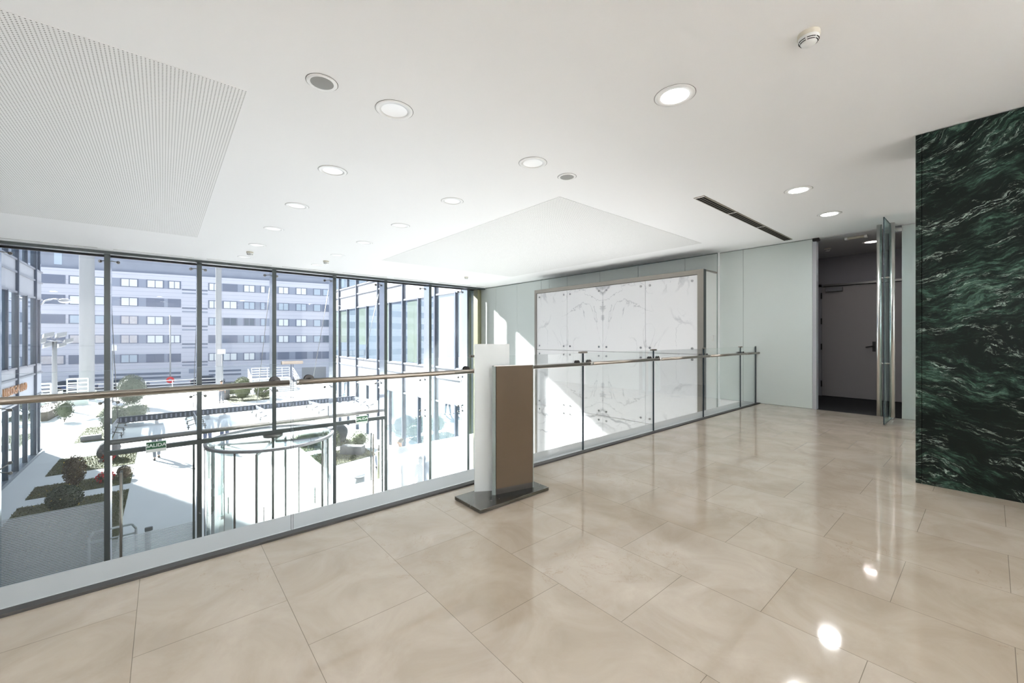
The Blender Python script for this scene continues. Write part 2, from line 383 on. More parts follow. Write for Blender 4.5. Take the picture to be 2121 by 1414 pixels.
pbr('car_grey', (0.16, 0.17, 0.20), 0.15, coat=0.5)
pbr('car_glass', (0.05, 0.07, 0.10), 0.08)
pbr('tyre', (0.012, 0.012, 0.012), 0.8)
pbr('tail_red', (0.6, 0.02, 0.03), 0.3)
pbr('furniture_pale', (0.62, 0.68, 0.62), 0.5)
pbr('olive', (0.16, 0.16, 0.09), 0.5)
pbr('skin', (0.45, 0.27, 0.19), 0.5)
pbr('hair_dark', (0.03, 0.022, 0.018), 0.6)
pbr('hair_grey', (0.16, 0.15, 0.14), 0.6)
pbr('cloth_navy', (0.045, 0.055, 0.08), 0.8)
pbr('cloth_grey', (0.12, 0.13, 0.15), 0.8)
pbr('cloth_blue', (0.16, 0.20, 0.28), 0.8)
pbr('cloth_white', (0.6, 0.6, 0.6), 0.8)
pbr('cloth_red', (0.35, 0.05, 0.04), 0.8)
pbr('cloth_jeans', (0.06, 0.075, 0.12), 0.8)
pbr('shoe', (0.03, 0.028, 0.025), 0.5)
pbr('eye', (0.02, 0.02, 0.02), 0.2)

# ------------------------------------------------------------------ mesh helpers
def wloc(o):
    v = Vector((0, 0, 0))
    while o is not None:
        v += o.location; o = o.parent
    return v
class MB:
    def __init__(s): s.v = []; s.f = []; s.m = []; s.sm = []
    def quad(s, pts, mat=0, smooth=False):
        b = len(s.v); s.v += [Vector(p) for p in pts]; s.f.append(tuple(range(b, b + len(pts)))); s.m.append(mat); s.sm.append(smooth)
        return s
    def box(s, x0, x1, y0, y1, z0, z1, mat=0, fm=None):
        """fm: optional dict face -> material slot, faces x- x+ y- y+ z- z+"""
        x0, x1 = min(x0, x1), max(x0, x1); y0, y1 = min(y0, y1), max(y0, y1); z0, z1 = min(z0, z1), max(z0, z1)
        b = len(s.v)
        s.v += [Vector((x, y, z)) for x in (x0, x1) for y in (y0, y1) for z in (z0, z1)]
        for n, q in (('x-', (0, 1, 3, 2)), ('x+', (4, 6, 7, 5)), ('y-', (0, 4, 5, 1)), ('y+', (2, 3, 7, 6)), ('z-', (0, 2, 6, 4)), ('z+', (1, 5, 7, 3))):
            s.f.append(tuple(b + i for i in q)); s.m.append((fm or {}).get(n, mat)); s.sm.append(False)
        return s
    def obox(s, c, ax, ay, az, mat=0, fm=None):
        """oriented box from centre and three half-axis vectors"""
        c, ax, ay, az = Vector(c), Vector(ax), Vector(ay), Vector(az); b = len(s.v)
        s.v += [c + i * ax + j * ay + k * az for i in (-1, 1) for j in (-1, 1) for k in (-1, 1)]
        for n, q in (('x-', (0, 1, 3, 2)), ('x+', (4, 6, 7, 5)), ('y-', (0, 4, 5, 1)), ('y+', (2, 3, 7, 6)), ('z-', (0, 2, 6, 4)), ('z+', (1, 5, 7, 3))):
            s.f.append(tuple(b + i for i in q)); s.m.append((fm or {}).get(n, mat)); s.sm.append(False)
        return s
    def tube(s, p0, p1, r0, r1=None, n=12, mat=0, cap=True):
        p0, p1 = Vector(p0), Vector(p1); r1 = r0 if r1 is None else r1
        d = (p1 - p0).normalized(); a = d.orthogonal().normalized(); c = d.cross(a); b = len(s.v)
        for p, r in ((p0, r0), (p1, r1)):
            for i in range(n):
                t = 2 * math.pi * i / n; s.v.append(p + r * (math.cos(t) * a + math.sin(t) * c))
        for i in range(n):
            j = (i + 1) % n; s.f.append((b + i, b + j, b + n + j, b + n + i)); s.m.append(mat); s.sm.append(True)
        if cap:
            s.f.append(tuple(b + i for i in reversed(range(n)))); s.m.append(mat); s.sm.append(False)
            s.f.append(tuple(b + n + i for i in range(n))); s.m.append(mat); s.sm.append(False)
        return s
    def path(s, pts, r, n=8, mat=0):
        for a, b in zip(pts[:-1], pts[1:]): s.tube(a, b, r, n=n, mat=mat)
        return s
    def lathe(s, c, prof, n=32, mat=0, mats=None, smooth=True, sx=1, sy=1):
        """prof: list of (radius, z) about a vertical axis through c"""
        c = Vector(c); b = len(s.v)
        for r, z in prof:
            for i in range(n):
                t = 2 * math.pi * i / n; s.v.append(c + Vector((sx * r * math.cos(t), sy * r * math.sin(t), z)))
        for k in range(len(prof) - 1):
            for i in range(n):
                j = (i + 1) % n; s.f.append((b + k * n + i, b + k * n + j, b + (k + 1) * n + j, b + (k + 1) * n + i))
                s.m.append(mats[k] if mats else mat); s.sm.append(smooth)
        return s
    def disc(s, c, r, n=32, mat=0, up=False):
        c = Vector(c); p = [c + Vector((r * math.cos(2 * math.pi * i / n), r * math.sin(2 * math.pi * i / n), 0)) for i in range(n)]
        return s.quad(p if up else list(reversed(p)), mat)
    def sphere(s, c, rx, ry=None, rz=None, n=12, m=8, mat=0):
        ry = rx if ry is None else ry; rz = rx if rz is None else rz
        prof = [(math.sin(math.pi * k / m) * rx + 1e-5, -math.cos(math.pi * k / m) * rz) for k in range(m + 1)]
        return s.lathe(c, prof, n=n, mat=mat, sy=ry / rx)
    def prism(s, poly, axis, a, b_, mat=0):
        """poly: list of 2D points; axis 'x','y','z' is the extrude direction from a to b_"""
        def mk(p, h): return {'x': (h, p[0], p[1]), 'y': (p[0], h, p[1]), 'z': (p[0], p[1], h)}[axis]
        n = len(poly); b = len(s.v)
        s.v += [Vector(mk(p, a)) for p in poly] + [Vector(mk(p, b_)) for p in poly]
        s.f.append(tuple(b + i for i in range(n))); s.m.append(mat); s.sm.append(False)
        s.f.append(tuple(b + n + i for i in reversed(range(n)))); s.m.append(mat); s.sm.append(False)
        for i in range(n):
            j = (i + 1) % n; s.f.append((b + i, b + n + i, b + n + j, b + j)); s.m.append(mat); s.sm.append(False)
        return s
    def build(s, name, mats, parent=None, bevel=0.0, fix=True):
        if isinstance(mats, str): mats = [mats]
        me = bpy.data.meshes.new(name)
        if parent is not None:
            org = wloc(parent); loc = Vector((0, 0, 0))
        else:
            xs = [v.x for v in s.v]; ys = [v.y for v in s.v]; zs = [v.z for v in s.v]
            org = Vector(((min(xs) + max(xs)) / 2, (min(ys) + max(ys)) / 2, min(zs))); loc = org
        me.from_pydata([tuple(v - org) for v in s.v], [], s.f)
        for m in mats: me.materials.append(M[m])
        me.polygons.foreach_set('material_index', s.m); me.polygons.foreach_set('use_smooth', s.sm)
        me.update()
        if fix:
            import bmesh
            bm = bmesh.new(); bm.from_mesh(me); bmesh.ops.recalc_face_normals(bm, faces=bm.faces); bm.to_mesh(me); bm.free()
        o = bpy.data.objects.new(name, me); COL.objects.link(o)
        o.location = loc
        if parent is not None: o.parent = parent
        if bevel > 0:
            bv = o.modifiers.new('bevel', 'BEVEL'); bv.width = bevel; bv.segments = 2; bv.limit_method = 'ANGLE'
        return o
def tag(o, label=None, cat=None, group=None, kind=None):
    if label: o['label'] = label
    if cat: o['category'] = cat
    if group: o['group'] = group
    if kind: o['kind'] = kind
    return o
def empty(name, loc, label=None, cat=None, group=None, kind=None):
    o = bpy.data.objects.new(name, None); COL.objects.link(o); o.location = loc; o.empty_display_size = 0.1
    return tag(o, label, cat, group, kind)
def dup(root, loc, rotz=None, label=None):
    r = root.copy(); COL.objects.link(r); r.location = loc
    if rotz is not None: r.rotation_euler = (0, 0, rotz)
    if label: r['label'] = label
    for ch in list(root.children):
        c = ch.copy(); COL.objects.link(c); c.parent = r
        for g in list(ch.children):
            d = g.copy(); COL.objects.link(d); d.parent = c
    return r
def struct(mb, name, mats, label, cat, **kw):
    return tag(mb.build(name, mats, **kw), label, cat, kind='structure')
ORD = ['first', 'second', 'third', 'fourth', 'fifth', 'sixth', 'seventh', 'eighth', 'ninth', 'tenth']

def text_mesh(txt, size, extrude, offset=0.0, sp=1.0):
    cu = bpy.data.curves.new('txt', 'FONT'); cu.body = txt; cu.size = size; cu.extrude = extrude; cu.offset = offset
    cu.align_x = 'CENTER'; cu.align_y = 'CENTER'; cu.resolution_u = 3; cu.space_character = sp
    o = bpy.data.objects.new('txt', cu); COL.objects.link(o)
    bpy.context.view_layer.update()
    me = bpy.data.meshes.new_from_object(o.evaluated_get(bpy.context.evaluated_depsgraph_get()))
    bpy.data.objects.remove(o); bpy.data.curves.remove(cu)
    return me
# ================================================================== THE SETTING
XW, XA = 8.72, 8.62           # right wall on the gallery, right wall in the hall
# gallery floor
b = MB().box(-6.0, XW, -2.6, 2.87, -0.02, 0.0)
struct(b, 'floor', 'cream_marble_tiles', 'polished cream marble tile floor of the upper gallery', 'floor')
b = MB().box(-6.0, XA, -2.7, 3.22, -0.40, -0.02)
struct(b, 'slab', 'slab_edge', 'pale grey slab edge under the gallery floor', 'slab')
b = MB().box(-6.0, XA, 2.935, 3.225, -0.0195, 0.0)
struct(b, 'trim_1', 'sill_metal', 'grey metal strip along the floor edge behind the glass balustrade', 'trim')
# lower hall
b = MB().box(-4.5, XA, -1.0, 12.3, G - 0.1, G)
struct(b, 'floor_lobby', 'lobby_stone', 'pale stone floor of the lower hall', 'floor')
b = MB().box(-4.5, XA, -1.1, -1.0, G, -0.4)
struct(b, 'wall_lobby', 'wall_white', 'white wall at the back of the lower hall', 'wall')
# ceiling
b = MB().box(-6.1, 11.05, -2.7, 11.72, CZ, CZ + 0.35)
struct(b, 'ceiling', 'ceiling_paint', 'smooth white plaster ceiling over gallery and hall', 'ceiling')
b = MB().box(-4.6, 9.0, 11.72, 12.25, CZ - 0.02, CZ + 0.35)
struct(b, 'ceiling_soffit', 'wing_trim', 'narrow pale soffit outside above the glass facade head', 'ceiling')
# walls behind and left of the camera
struct(MB().box(-6.1, 11.05, -2.7, -2.6, -0.02, CZ), 'wall_back', 'wall_white', 'white wall behind the gallery', 'wall')
struct(MB().box(-6.1, -6.0, -2.6, 3.22, -0.4, CZ), 'wall_left', 'wall_white', 'white wall at the left end of the gallery', 'wall')
struct(MB().box(-4.6, -4.5, 3.22, 12.1, G, CZ), 'wall_left_hall', 'wall_white', 'white wall at the left end of the tall hall', 'wall')
struct(MB().box(-6.0, -4.5, 3.22, 3.3, -0.4, CZ), 'wall_left_return', 'wall_white', 'short white return wall beside the hall', 'wall')

# right wall: backing with frosted glass panels
wall = empty('wall_right', (XA, 7.3, G), 'pale green frosted glass wall panels around the marble block', 'wall', kind='structure')
MB().box(XA + 0.02, XA + 0.2, 3.63, 12.3, G, CZ).build('backing', 'wall_white', wall)
jy = [12.02, 10.94, 9.86, 8.76, 8.42, 7.72, 6.59, 5.47, 4.32, 3.645]
for a, c in zip(jy[:-1], jy[1:]):
    MB().box(XA, XA + 0.019, c + 0.004, a - 0.004, G, CZ - 0.03).build('glass_panel', 'frosted_wall_glass', wall)
MB().box(XA + 0.012, XA + 0.02, 3.64, 12.02, G, CZ - 0.02).build('joint_seal', 'frosted_joint', wall)
MB().box(XA, XA + 0.02, 3.64, 12.02, CZ - 0.03, CZ - 0.012).build('head_trim', 'frosted_joint', wall)
wall2 = empty('wall_right_gallery', (XW, 2.8, 0), 'frosted green glass wall between balustrade end and dark doorway', 'wall', kind='structure')
MB().box(XW + 0.025, XW + 0.12, 2.05, 3.63, -0.4, CZ).build('backing', 'wall_white', wall2)
for a, c in ((3.63, 3.19), (3.184, 2.055)):
    MB().box(XW, XW + 0.02, c, a, 0.004, CZ - 0.012).build('glass_panel', 'frosted_wall_glass', wall2)
MB().box(XW + 0.004, XW + 0.03, 2.06, 3.64, 0.0, CZ - 0.004).build('joint_seal', 'frosted_joint', wall2)
MB().box(XW - 0.005, XW + 0.12, 1.995, 2.05, 0, CZ - 0.06).build('jamb', 'jamb_grey', wall2)
MB().box(XW - 0.02, XW + 0.06, 1.955, 2.05, CZ - 0.05, CZ - 0.002).build('pivot_block', 'black_metal', wall2)
wall3 = empty('wall_right_end', (XW, 0, 0), 'frosted green glass panel between the dark doorway and the marble pillar', 'wall', kind='structure')
MB().box(XW + 0.025, XW + 0.12, -2.6, 0.905, -0.4, CZ).build('backing', 'wall_white', wall3)
MB().box(XW, XW + 0.02, -1.2, 0.905, 0.004, CZ - 0.012).build('glass_panel', 'frosted_wall_glass', wall3)
MB().box(XW - 0.03, XW + 0.04, 0.90, 1.0, CZ - 0.10, CZ - 0.045).build('pivot_fitting', 'handle_steel', wall3)

# vestibule behind the doorway
struct(MB().box(XW + 0.0, 11.05, 0.3, 2.75, -0.06, -0.002), 'floor_vestibule', 'black_carpet', 'black carpet floor of the dark vestibule', 'floor')
struct(MB().box(10.95, 11.05, 0.2, 2.8, 0, CZ), 'wall_vestibule_back', 'vestibule_wall', 'grey wall behind the doors in the vestibule', 'wall')
struct(MB().box(XW + 0.12, 11.05, 2.7, 2.8, -0.002, CZ), 'wall_vestibule_left', 'vestibule_wall', 'grey left side wall of the vestibule', 'wall')
struct(MB().box(XW + 0.12, 11.05, 0.2, 0.3, -0.002, CZ), 'wall_vestibule_right', 'vestibule_wall', 'grey right side wall of the vestibule', 'wall')
struct(MB().box(XW + 0.02, 10.95, 0.3, 2.7, CZ - 0.012, CZ), 'ceiling_vestibule', 'vestibule_ceiling', 'grey ceiling of the vestibule', 'ceiling')
door = empty('door_1', (10.93, 2.0, 0), 'grey double door with closer inside the dark vestibule', 'door', kind='structure')
MB().box(10.90, 10.95, 2.40, 2.47, 0, 2.42).box(10.90, 10.95, 0.45, 0.52, 0, 2.42).box(10.90, 10.95, 0.45, 2.47, 2.36, 2.42).build('frame', 'vestibule_wall', door)
l1 = MB().box(10.885, 10.93, 1.462, 2.395, 0.01, 2.35).build('leaf', 'door_paint', door, bevel=0.003)
l2 = MB().box(10.885, 10.93, 0.525, 1.456, 0.01, 2.35).build('leaf', 'door_paint', door, bevel=0.003)
MB().box(10.81, 10.885, 2.03, 2.32, 2.24, 2.33).build('door_closer', 'grey_metal', l1, bevel=0.006)
MB().box(10.83, 10.885, 0.55, 2.36, 2.36, 2.40).build('closer_rail', 'steel_dark', door)
hm = MB().box(10.87, 10.885, 1.51, 1.56, 0.98, 1.18); hm.tube((10.885, 1.535, 1.09), (10.83, 1.535, 1.09), 0.011).tube((10.835, 1.535, 1.09), (10.835, 1.66, 1.065), 0.011)
hm.build('handle', 'black_metal', l1)
for z in (0.2, 1.0, 1.55, 2.1):
    MB().box(10.87, 10.90, 2.388, 2.412, z, z + 0.13).build('hinge', 'black_metal', l1)

# green marble pillar
pil = empty('marble_pillar', (5.3, -1.2, 0), 'tall dark green marble clad pillar at the right edge', 'pillar', kind='structure')
MB().box(4.96, 5.6, -2.6, 0.388, 0, CZ - 0.004).build('face_slab', 'green_marble', pil)
MB().box(4.958, 5.6, 0.391, 0.428, 0, CZ - 0.004).build('edge_slab', 'green_marble', pil)

# perforated ceiling fields
p1 = MB().box(-3.38, 0.452, 3.43, 8.98, CZ - 0.003, CZ)
tag(p1.build('perforated_ceiling_panel', 'perforated_plaster'), 'large perforated plaster ceiling panel at the upper left', 'ceiling panel', kind='structure')
p2 = MB().box(3.743, 7.575, 3.48, 8.92, CZ - 0.003, CZ)
tag(p2.build('perforated_ceiling_panel', 'perforated_plaster'), 'perforated plaster ceiling panel in front of the marble block', 'ceiling panel', kind='structure')

# ================================================================== THE GLASS FACADE
MX = [-3.8, -2.33, -0.859, 0.624, 2.108, 3.55, 5.0, 6.475, 7.932]
def fitting(mb, x, y0, z, sx, dz):
    """spider arm from the fin to a disc on the glass"""
    e = Vector((x + sx * 0.135, GY - 0.03, z + dz))
    mb.tube((x + sx * 0.01, y0 + 0.22, z), e, 0.010, n=8)
    mb.tube(e + Vector((0, -0.03, 0)), e + Vector((0, 0.04, 0)), 0.012, n=8)
    mb.tube(e + Vector((0, -0.012, 0)), e + Vector((0, 0.018, 0)), 0.032, n=14)
for i, x in enumerate(MX):
    vis = i - 1
    zlow = -1.04 if i == 4 else G
    lab = ['dark steel facade mullion out at the far left', 'dark steel facade mullion just left of the picture edge', 'leftmost dark steel facade mullion, left of the left exit sign', 'dark steel facade mullion between left exit sign and revolving door',
           'short facade mullion ending above the middle of the revolving door', 'facade mullion between revolving door and right exit sign', 'facade mullion at the right end of the door lintel',
           'facade mullion second from the corner at right', 'facade mullion next to the corner at right'][i]
    mu = empty('mullion', (x, FY, zlow), lab, 'mullion', group='facade mullions', kind='structure')
    MB().box(x - 0.045, x + 0.045, FY, FY + 0.34, zlow, CZ - 0.06, 0, {'x-': 1, 'x+': 1}).build('fin', ['mullion_front', 'mullion_side'], mu)
    for z, dz in ((2.85, 0.0), (-0.02, -0.09)) + (((-1.2, 0.10), (-1.2, -0.10)) if i not in (3, 4, 5) else ()):
        for sx in (-1, 1):
            if i == 0 and sx < 0: continue
            if z < -1 and ((i == 2 and sx > 0) or (i == 6 and sx < 0)): continue
            fm_ = MB(); fitting(fm_, x, FY, z, sx, dz); fm_.build('spider_fitting', 'steel_dark', mu)
mu = empty('mullion', (8.40, FY, G), 'olive grey end frame of the facade in the right corner', 'mullion', group='facade mullions', kind='structure')
MB().box(8.36, 8.44, FY + 0.05, FY + 0.3, G, CZ - 0.06).box(8.50, 8.62, FY + 0.2, FY + 0.45, G, CZ - 0.06).build('fin', 'olive', mu)
struct(MB().box(-4.5, XA, FY - 0.03, FY + 0.10, CZ - 0.055, CZ), 'trim_2', 'mullion_front', 'dark head beam along the top of the glass facade', 'trim')
struct(MB().box(-4.5, XA, GY - 0.02, GY + 0.02, CZ - 0.06, CZ - 0.02), 'trim_3', 'black_metal', 'thin black top edge of the facade glass', 'trim')
k = 0
for a, c in zip(MX, MX[1:] + [8.62]):
    k += 1
    doorbay = a in (-0.859, 0.624, 2.108, 3.55)
    z0 = -1.0 if doorbay else G
    wtxt = ['at the far left end', 'second from the left end', 'left of the leftmost visible mullion', 'above the left exit sign', 'above the left half of the revolving door', 'above the right half of the revolving door',
            'above the right exit sign', 'right of the right exit sign', 'at the right corner'][k - 1]
    w = empty('window_%d' % k, ((a + c) / 2, GY, z0), 'tall clear facade window ' + wtxt, 'window', kind='structure')
    mat = 'facade_glass_striped' if a < 0 else 'facade_glass_film'
    mid = -0.12
    MB().box(a + 0.008, c - 0.008, GY, GY + 0.016, mid + 0.006, CZ - 0.03).build('pane', 'facade_glass', w)
    MB().box(a + 0.008, c - 0.008, GY, GY + 0.016, z0, mid - 0.006).build('pane', mat if not doorbay else 'facade_glass', w)
# lintel over the doors
struct(MB().box(-0.859, 5.0, FY - 0.02, FY + 0.08, -1.135, -1.04), 'trim_4', 'mullion_front', 'dark grey lintel beam over the entrance doors', 'trim')

# exit signs
def exit_sign(x, y, label):
    t = empty('exit_sign', (x, y, -1.13), label, 'sign', group='green exit signs')
    bx = MB().box(x - 0.165, x + 0.165, y - 0.01, y + 0.05, -1.17, -0.95).build('housing', 'plastic_white', t, bevel=0.004)
    MB().box(x - 0.165, x + 0.165, y - 0.024, y - 0.010, -1.105, -0.945).build('border', 'sign_white', t)
    MB().box(x - 0.155, x + 0.155, y - 0.030, y - 0.024, -1.097, -0.953).build('plate', 'sign_green', t)
    me = text_mesh('SALIDA', 0.098, 0.003, 0.002); me.materials.append(M['sign_white'])
    o = bpy.data.objects.new('lettering', me); COL.objects.link(o); o.parent = t
    o.location = (0, -0.032, 0.105); o.rotation_euler = (R(90), 0, 0)
exit_sign(-0.11, FY - 0.05, 'green SALIDA exit sign on the lintel at left')
exit_sign(4.27, FY - 0.05, 'green SALIDA exit sign on the lintel at right')

# swing doors
def swing_door(x0, x1, pullx, hinge, label):
    t = empty('glass_door', ((x0 + x1) / 2, FY, G), label, 'door', group='glass swing doors')
    MB().box(x0 + 0.02, x1 - 0.02, FY + 0.02, FY + 0.034, G + 0.01, -1.15).build('leaf', 'door_glass_striped', t)
    hx = x1 - 0.05 if hinge > 0 else x0 + 0.05
    MB().box(hx - 0.02, hx + 0.02, FY, FY + 0.05, G, -1.14).build('hinge_stile', 'mullion_front', t)
    pm = MB()
    pm.tube((pullx, FY - 0.06, -1.5), (pullx, FY - 0.06, G + 0.35), 0.022, n=14)
    for z in (-1.75, -3.2): pm.tube((pullx, FY - 0.06, z), (pullx, FY + 0.12, z), 0.010)
    pm.build('pull_handle', 'steel_rail', t)
    po = MB().tube((pullx, FY + 0.11, -1.5), (pullx, FY + 0.11, G + 0.35), 0.022, n=14)
    po.build('pull_handle', 'steel_dark', t)
swing_door(-0.81, 0.575, -0.655, 1, 'glass swing door with long pull bar left of the revolving door')
swing_door(3.60, 4.95, 4.60, 1, 'glass swing door with long pull bar right of the revolving door')

# revolving door
RC = Vector((2.09, 11.66, G)); RR = 1.36; RT = -1.25
rv = empty('revolving_door', RC, 'round glass revolving door under the lintel', 'door')
def pt(ang, r, z): return Vector((RC.x + r * math.cos(R(ang)), RC.y + r * math.sin(R(ang)), z))
def arc_band(mb, a0, a1, r0, r1, z0, z1, n=24, mat=0, edge=None):
    for i in range(n):
        u, v = a0 + (a1 - a0) * i / n, a0 + (a1 - a0) * (i + 1) / n
        mb.quad([pt(u, r0, z0), pt(v, r0, z0), pt(v, r0, z1), pt(u, r0, z1)], mat, True)
        mb.quad([pt(u, r1, z0), pt(u, r1, z1), pt(v, r1, z1), pt(v, r1, z0)], mat, True)
        mb.quad([pt(u, r0, z1), pt(v, r0, z1), pt(v, r1, z1), pt(u, r1, z1)], mat if edge is None else edge)
        mb.quad([pt(u, r0, z0), pt(u, r1, z0), pt(v, r1, z0), pt(v, r0, z0)], mat if edge is None else edge)
for a0, a1 in ((132, 226), (-48, 52)):
    mb = MB(); arc_band(mb, a0, a1, RR - 0.008, RR + 0.008, G, RT, 20, 0, 1); mb.build('curved_wall', ['drum_glass', 'glass_edge_top'], rv, fix=False)
mb = MB(); arc_band(mb, 0, 360, RR - 0.03, RR + 0.035, RT, RT + 0.06, 64); mb.build('top_ring', 'grey_metal', rv, fix=False)
mb = MB().lathe(RC, [(0.02, RT - G + 0.045), (RR - 0.02, RT - G + 0.045), (RR - 0.02, RT - G + 0.055), (0.02, RT - G + 0.055)], 48, smooth=False); mb.build('glass_roof', 'drum_glass', rv)
for a in (228, 180, 132, -50, -2, 52):
    p = pt(a, RR, G); MB().tube(p, p + Vector((0, 0, RT - G)), 0.022 if a in (228, -50) else 0.016, n=10).build('post', 'steel_dark', rv)
c = RC
MB().tube(c, c + Vector((0, 0, RT - G + 0.05)), 0.03, n=12).build('centre_shaft', 'steel_dark', rv)
MB().lathe(c, [(0.02, RT - G + 0.05), (0.22, RT - G + 0.05), (0.22, RT - G + 0.11), (0.02, RT - G + 0.11)], 24).build('hub', 'steel_dark', rv)
for a in (246, 336, 66, 156):
    d = Vector((math.cos(R(a)), math.sin(R(a)), 0)); n_ = Vector((-d.y, d.x, 0))
    wg = MB().obox(c + d * 0.66 + Vector((0, 0, 1.28)), d * 0.60, n_ * 0.006, Vector((0, 0, 1.24)))
    w_ = wg.build('wing', 'drum_glass', rv)
    p = c + d * 1.285
    MB().obox(p + Vector((0, 0, 1.28)), d * 0.030, n_ * 0.022, Vector((0, 0, 1.27))).build('wing_stile', 'steel_dark', w_)
    MB().obox(c + d * 0.66 + Vector((0, 0, 0.06)), d * 0.6, n_ * 0.018, Vector((0, 0, 0.04))).obox(c + d * 0.66 + Vector((0, 0, 2.53)), d * 0.6, n_ * 0.018, Vector((0, 0, 0.03))).build('wing_rail', 'steel_dark', w_)
    q = c + d * 0.95 + n_ * 0.05
    MB().tube(q + Vector((0, 0, 0.85)), q + Vector((0, 0, 1.25)), 0.012).build('push_bar', 'steel', w_)

# entrance canopy outside
cn = empty('entrance_canopy', (2.1, 13.2, -1.2), 'frosted glass entrance canopy with steel fins outside the doors', 'canopy')
FX = [-0.859, 0.624, 2.108, 3.55, 5.0]
CO = 14.25
for a, c_ in zip(FX[:-1], FX[1:]):
    MB().obox(((a + c_) / 2, (GY + 0.25 + CO - 0.12) / 2, -0.93), ((c_ - a) / 2 - 0.02, 0, 0), (0, (CO - 0.12 - GY - 0.25) / 2, 0.03), (0, 0, 0.008)).build('glass_panel', 'canopy_glass', cn)
for x in FX:
    MB().prism([(GY + 0.1, -0.93), (CO, -0.86), (CO, -0.76), (GY + 0.1, -0.66)], 'x', x - 0.012, x + 0.012).build('fin', 'wing_trim', cn)
    MB().tube((x, CO - 0.1, -0.78), (x, GY + 0.08, 2.6), 0.007, n=6).build('suspension_rod', 'steel_dark', cn)
    for y in (12.5, 13.15, 13.8):
        fm_ = MB()
        for sx in (-1, 1):
            if (x < 0 and sx < 0) or (x > 4.9 and sx > 0): continue
            e = Vector((x + sx * 0.16, y, -0.90))
            fm_.tube((x, y, -0.80), e + Vector((0, 0, 0.05)), 0.010, n=6).tube(e + Vector((0, 0, 0.07)), e + Vector((0, 0, -0.05)), 0.010, n=6).tube(e + Vector((0, 0, 0.005)), e + Vector((0, 0, 0.02)), 0.03, n=12)
        fm_.build('spider_fitting', 'steel_dark', cn)
gt = MB().box(FX[0] - 0.02, FX[-1] + 0.05, CO, CO + 0.05, -0.90, -0.74, 0).box(FX[0] - 0.02, FX[-1] + 0.05, CO + 0.05, CO + 0.16, -0.90, -0.87, 0)
for i in range(60):
    x = FX[0] + 0.03 + i * 0.098; gt.box(x, x + 0.035, CO - 0.012, CO, -0.87, -0.77, 1)
gt.build('gutter_beam', ['wing_mullion', 'street_band_light'], cn)
MB().tube((FX[0], GY + 0.16, -0.98), (FX[-1], GY + 0.16, -0.98), 0.055, n=16).build('back_beam', 'steel_frame', cn)

# ================================================================== GALLERY FITTINGS
bal = empty('glass_balustrade', (3.0, 2.96, 0), 'frameless glass balustrade with steel handrail along the gallery edge', 'balustrade')
JX = [-3.75, -2.29, -0.825, 0.64, 2.1, 3.565, 5.03, 6.50, 7.97, 8.705]
YB = 2.96; ZT = 1.083
for a, c_ in zip(JX[:-1], JX[1:]):
    MB().box(a + 0.006, c_ - 0.006, YB - 0.008, YB + 0.008, 0.003, ZT, 0, {'x-': 1, 'x+': 1, 'z+': 2}).build('glass_panel', ['balustrade_glass', 'glass_edge_dark', 'glass_edge_top'], bal)
MB().box(-6.0, XW - 0.01, 2.875, 2.934, -0.018, 0.012).build('base_channel', 'channel_black', bal)
for x in JX[1:-1]:
    MB().box(x - 0.062, x + 0.062, YB - 0.014, YB + 0.014, ZT - 0.002, ZT + 0.018).build('joint_clip', 'steel_frame', bal)
MB().box(JX[-1] - 0.004, JX[-1] + 0.008, YB - 0.012, YB + 0.012, 0, ZT + 0.012).build('end_channel', 'steel_dark', bal)
ZR, YR = 0.965, 2.905
rails = [(-4.5, 0.612), (0.665, 3.61), (3.66, 5.08), (5.115, 6.57), (6.61, 8.05), (8.085, 8.72)]
for a, c_ in rails:
    rl = MB().tube((a, YR, ZR), (c_, YR, ZR), 0.0185, n=20).build('handrail', 'steel_rail', bal)
    MB().tube((a + 0.002, YR, ZR), (a - 0.012, YR, ZR), 0.0195, n=20).build('end_cap', 'steel', rl)
for x in JX[1:-1]:
    for s in (-0.1, 0.1):
        p = Vector((x + s + 0.0, YB - 0.009, ZR + 0.012))
        mb = MB().tube(p, p + Vector((0, -0.008, 0)), 0.030, n=18).tube(p, (p.x, YR, ZR), 0.010, n=8)
        mb.tube(p + Vector((0, 0.018, 0)), p + Vector((0, 0.026, 0)), 0.030, n=18)
        mb.build('rail_bracket', 'rail_cap', bal)
for a, c_ in zip(rails[1:-1], rails[2:]):
    xm = (a[1] + c_[0]) / 2
    MB().tube((xm - 0.022, YR, ZR), (xm + 0.022, YR, ZR), 0.0215, n=20).build('rail_joiner', 'steel', bal)

# information stand
st = empty('information_stand', (2.05, 2.52, 0), 'free standing sign pillar of frosted and brown panels on a steel plate', 'stand')
MB().box(1.712, 2.405, 2.355, 2.69, 0.004, 0.030).build('base_plate', 'steel_base', st, bevel=0.003)
def upright(name, p0, p1, z0, z1, th, mats, fm=None):
    p0, p1 = Vector(p0), Vector(p1); d = (p1 - p0); n_ = Vector((d.y, -d.x)).normalized()
    c = (p0 + p1) / 2
    return MB().obox((c.x, c.y, (z0 + z1) / 2), (d.x / 2, d.y / 2, 0), (n_.x * th, n_.y * th, 0), (0, 0, (z1 - z0) / 2), 0, fm).build(name, mats, st)
upright('frosted_panel', (1.885, 2.672), (2.125, 2.525), 0.03, 1.203, 0.006, ['panel_frosted', 'glass_edge_top'], {'x-': 1, 'z+': 1})
upright('brown_panel', (1.975, 2.508), (2.30, 2.437), 0.075, 1.030, 0.004, 'panel_brown')
upright('side_stile', (1.952, 2.528), (1.974, 2.511), 0.03, 1.035, 0.010, 'stile_grey')
upright('end_stile', (2.300, 2.437), (2.307, 2.435), 0.03, 1.030, 0.004, 'stile_grey')
upright('plinth_strip', (1.975, 2.510), (2.30, 2.439), 0.03, 0.075, 0.003, 'plinth_dark')
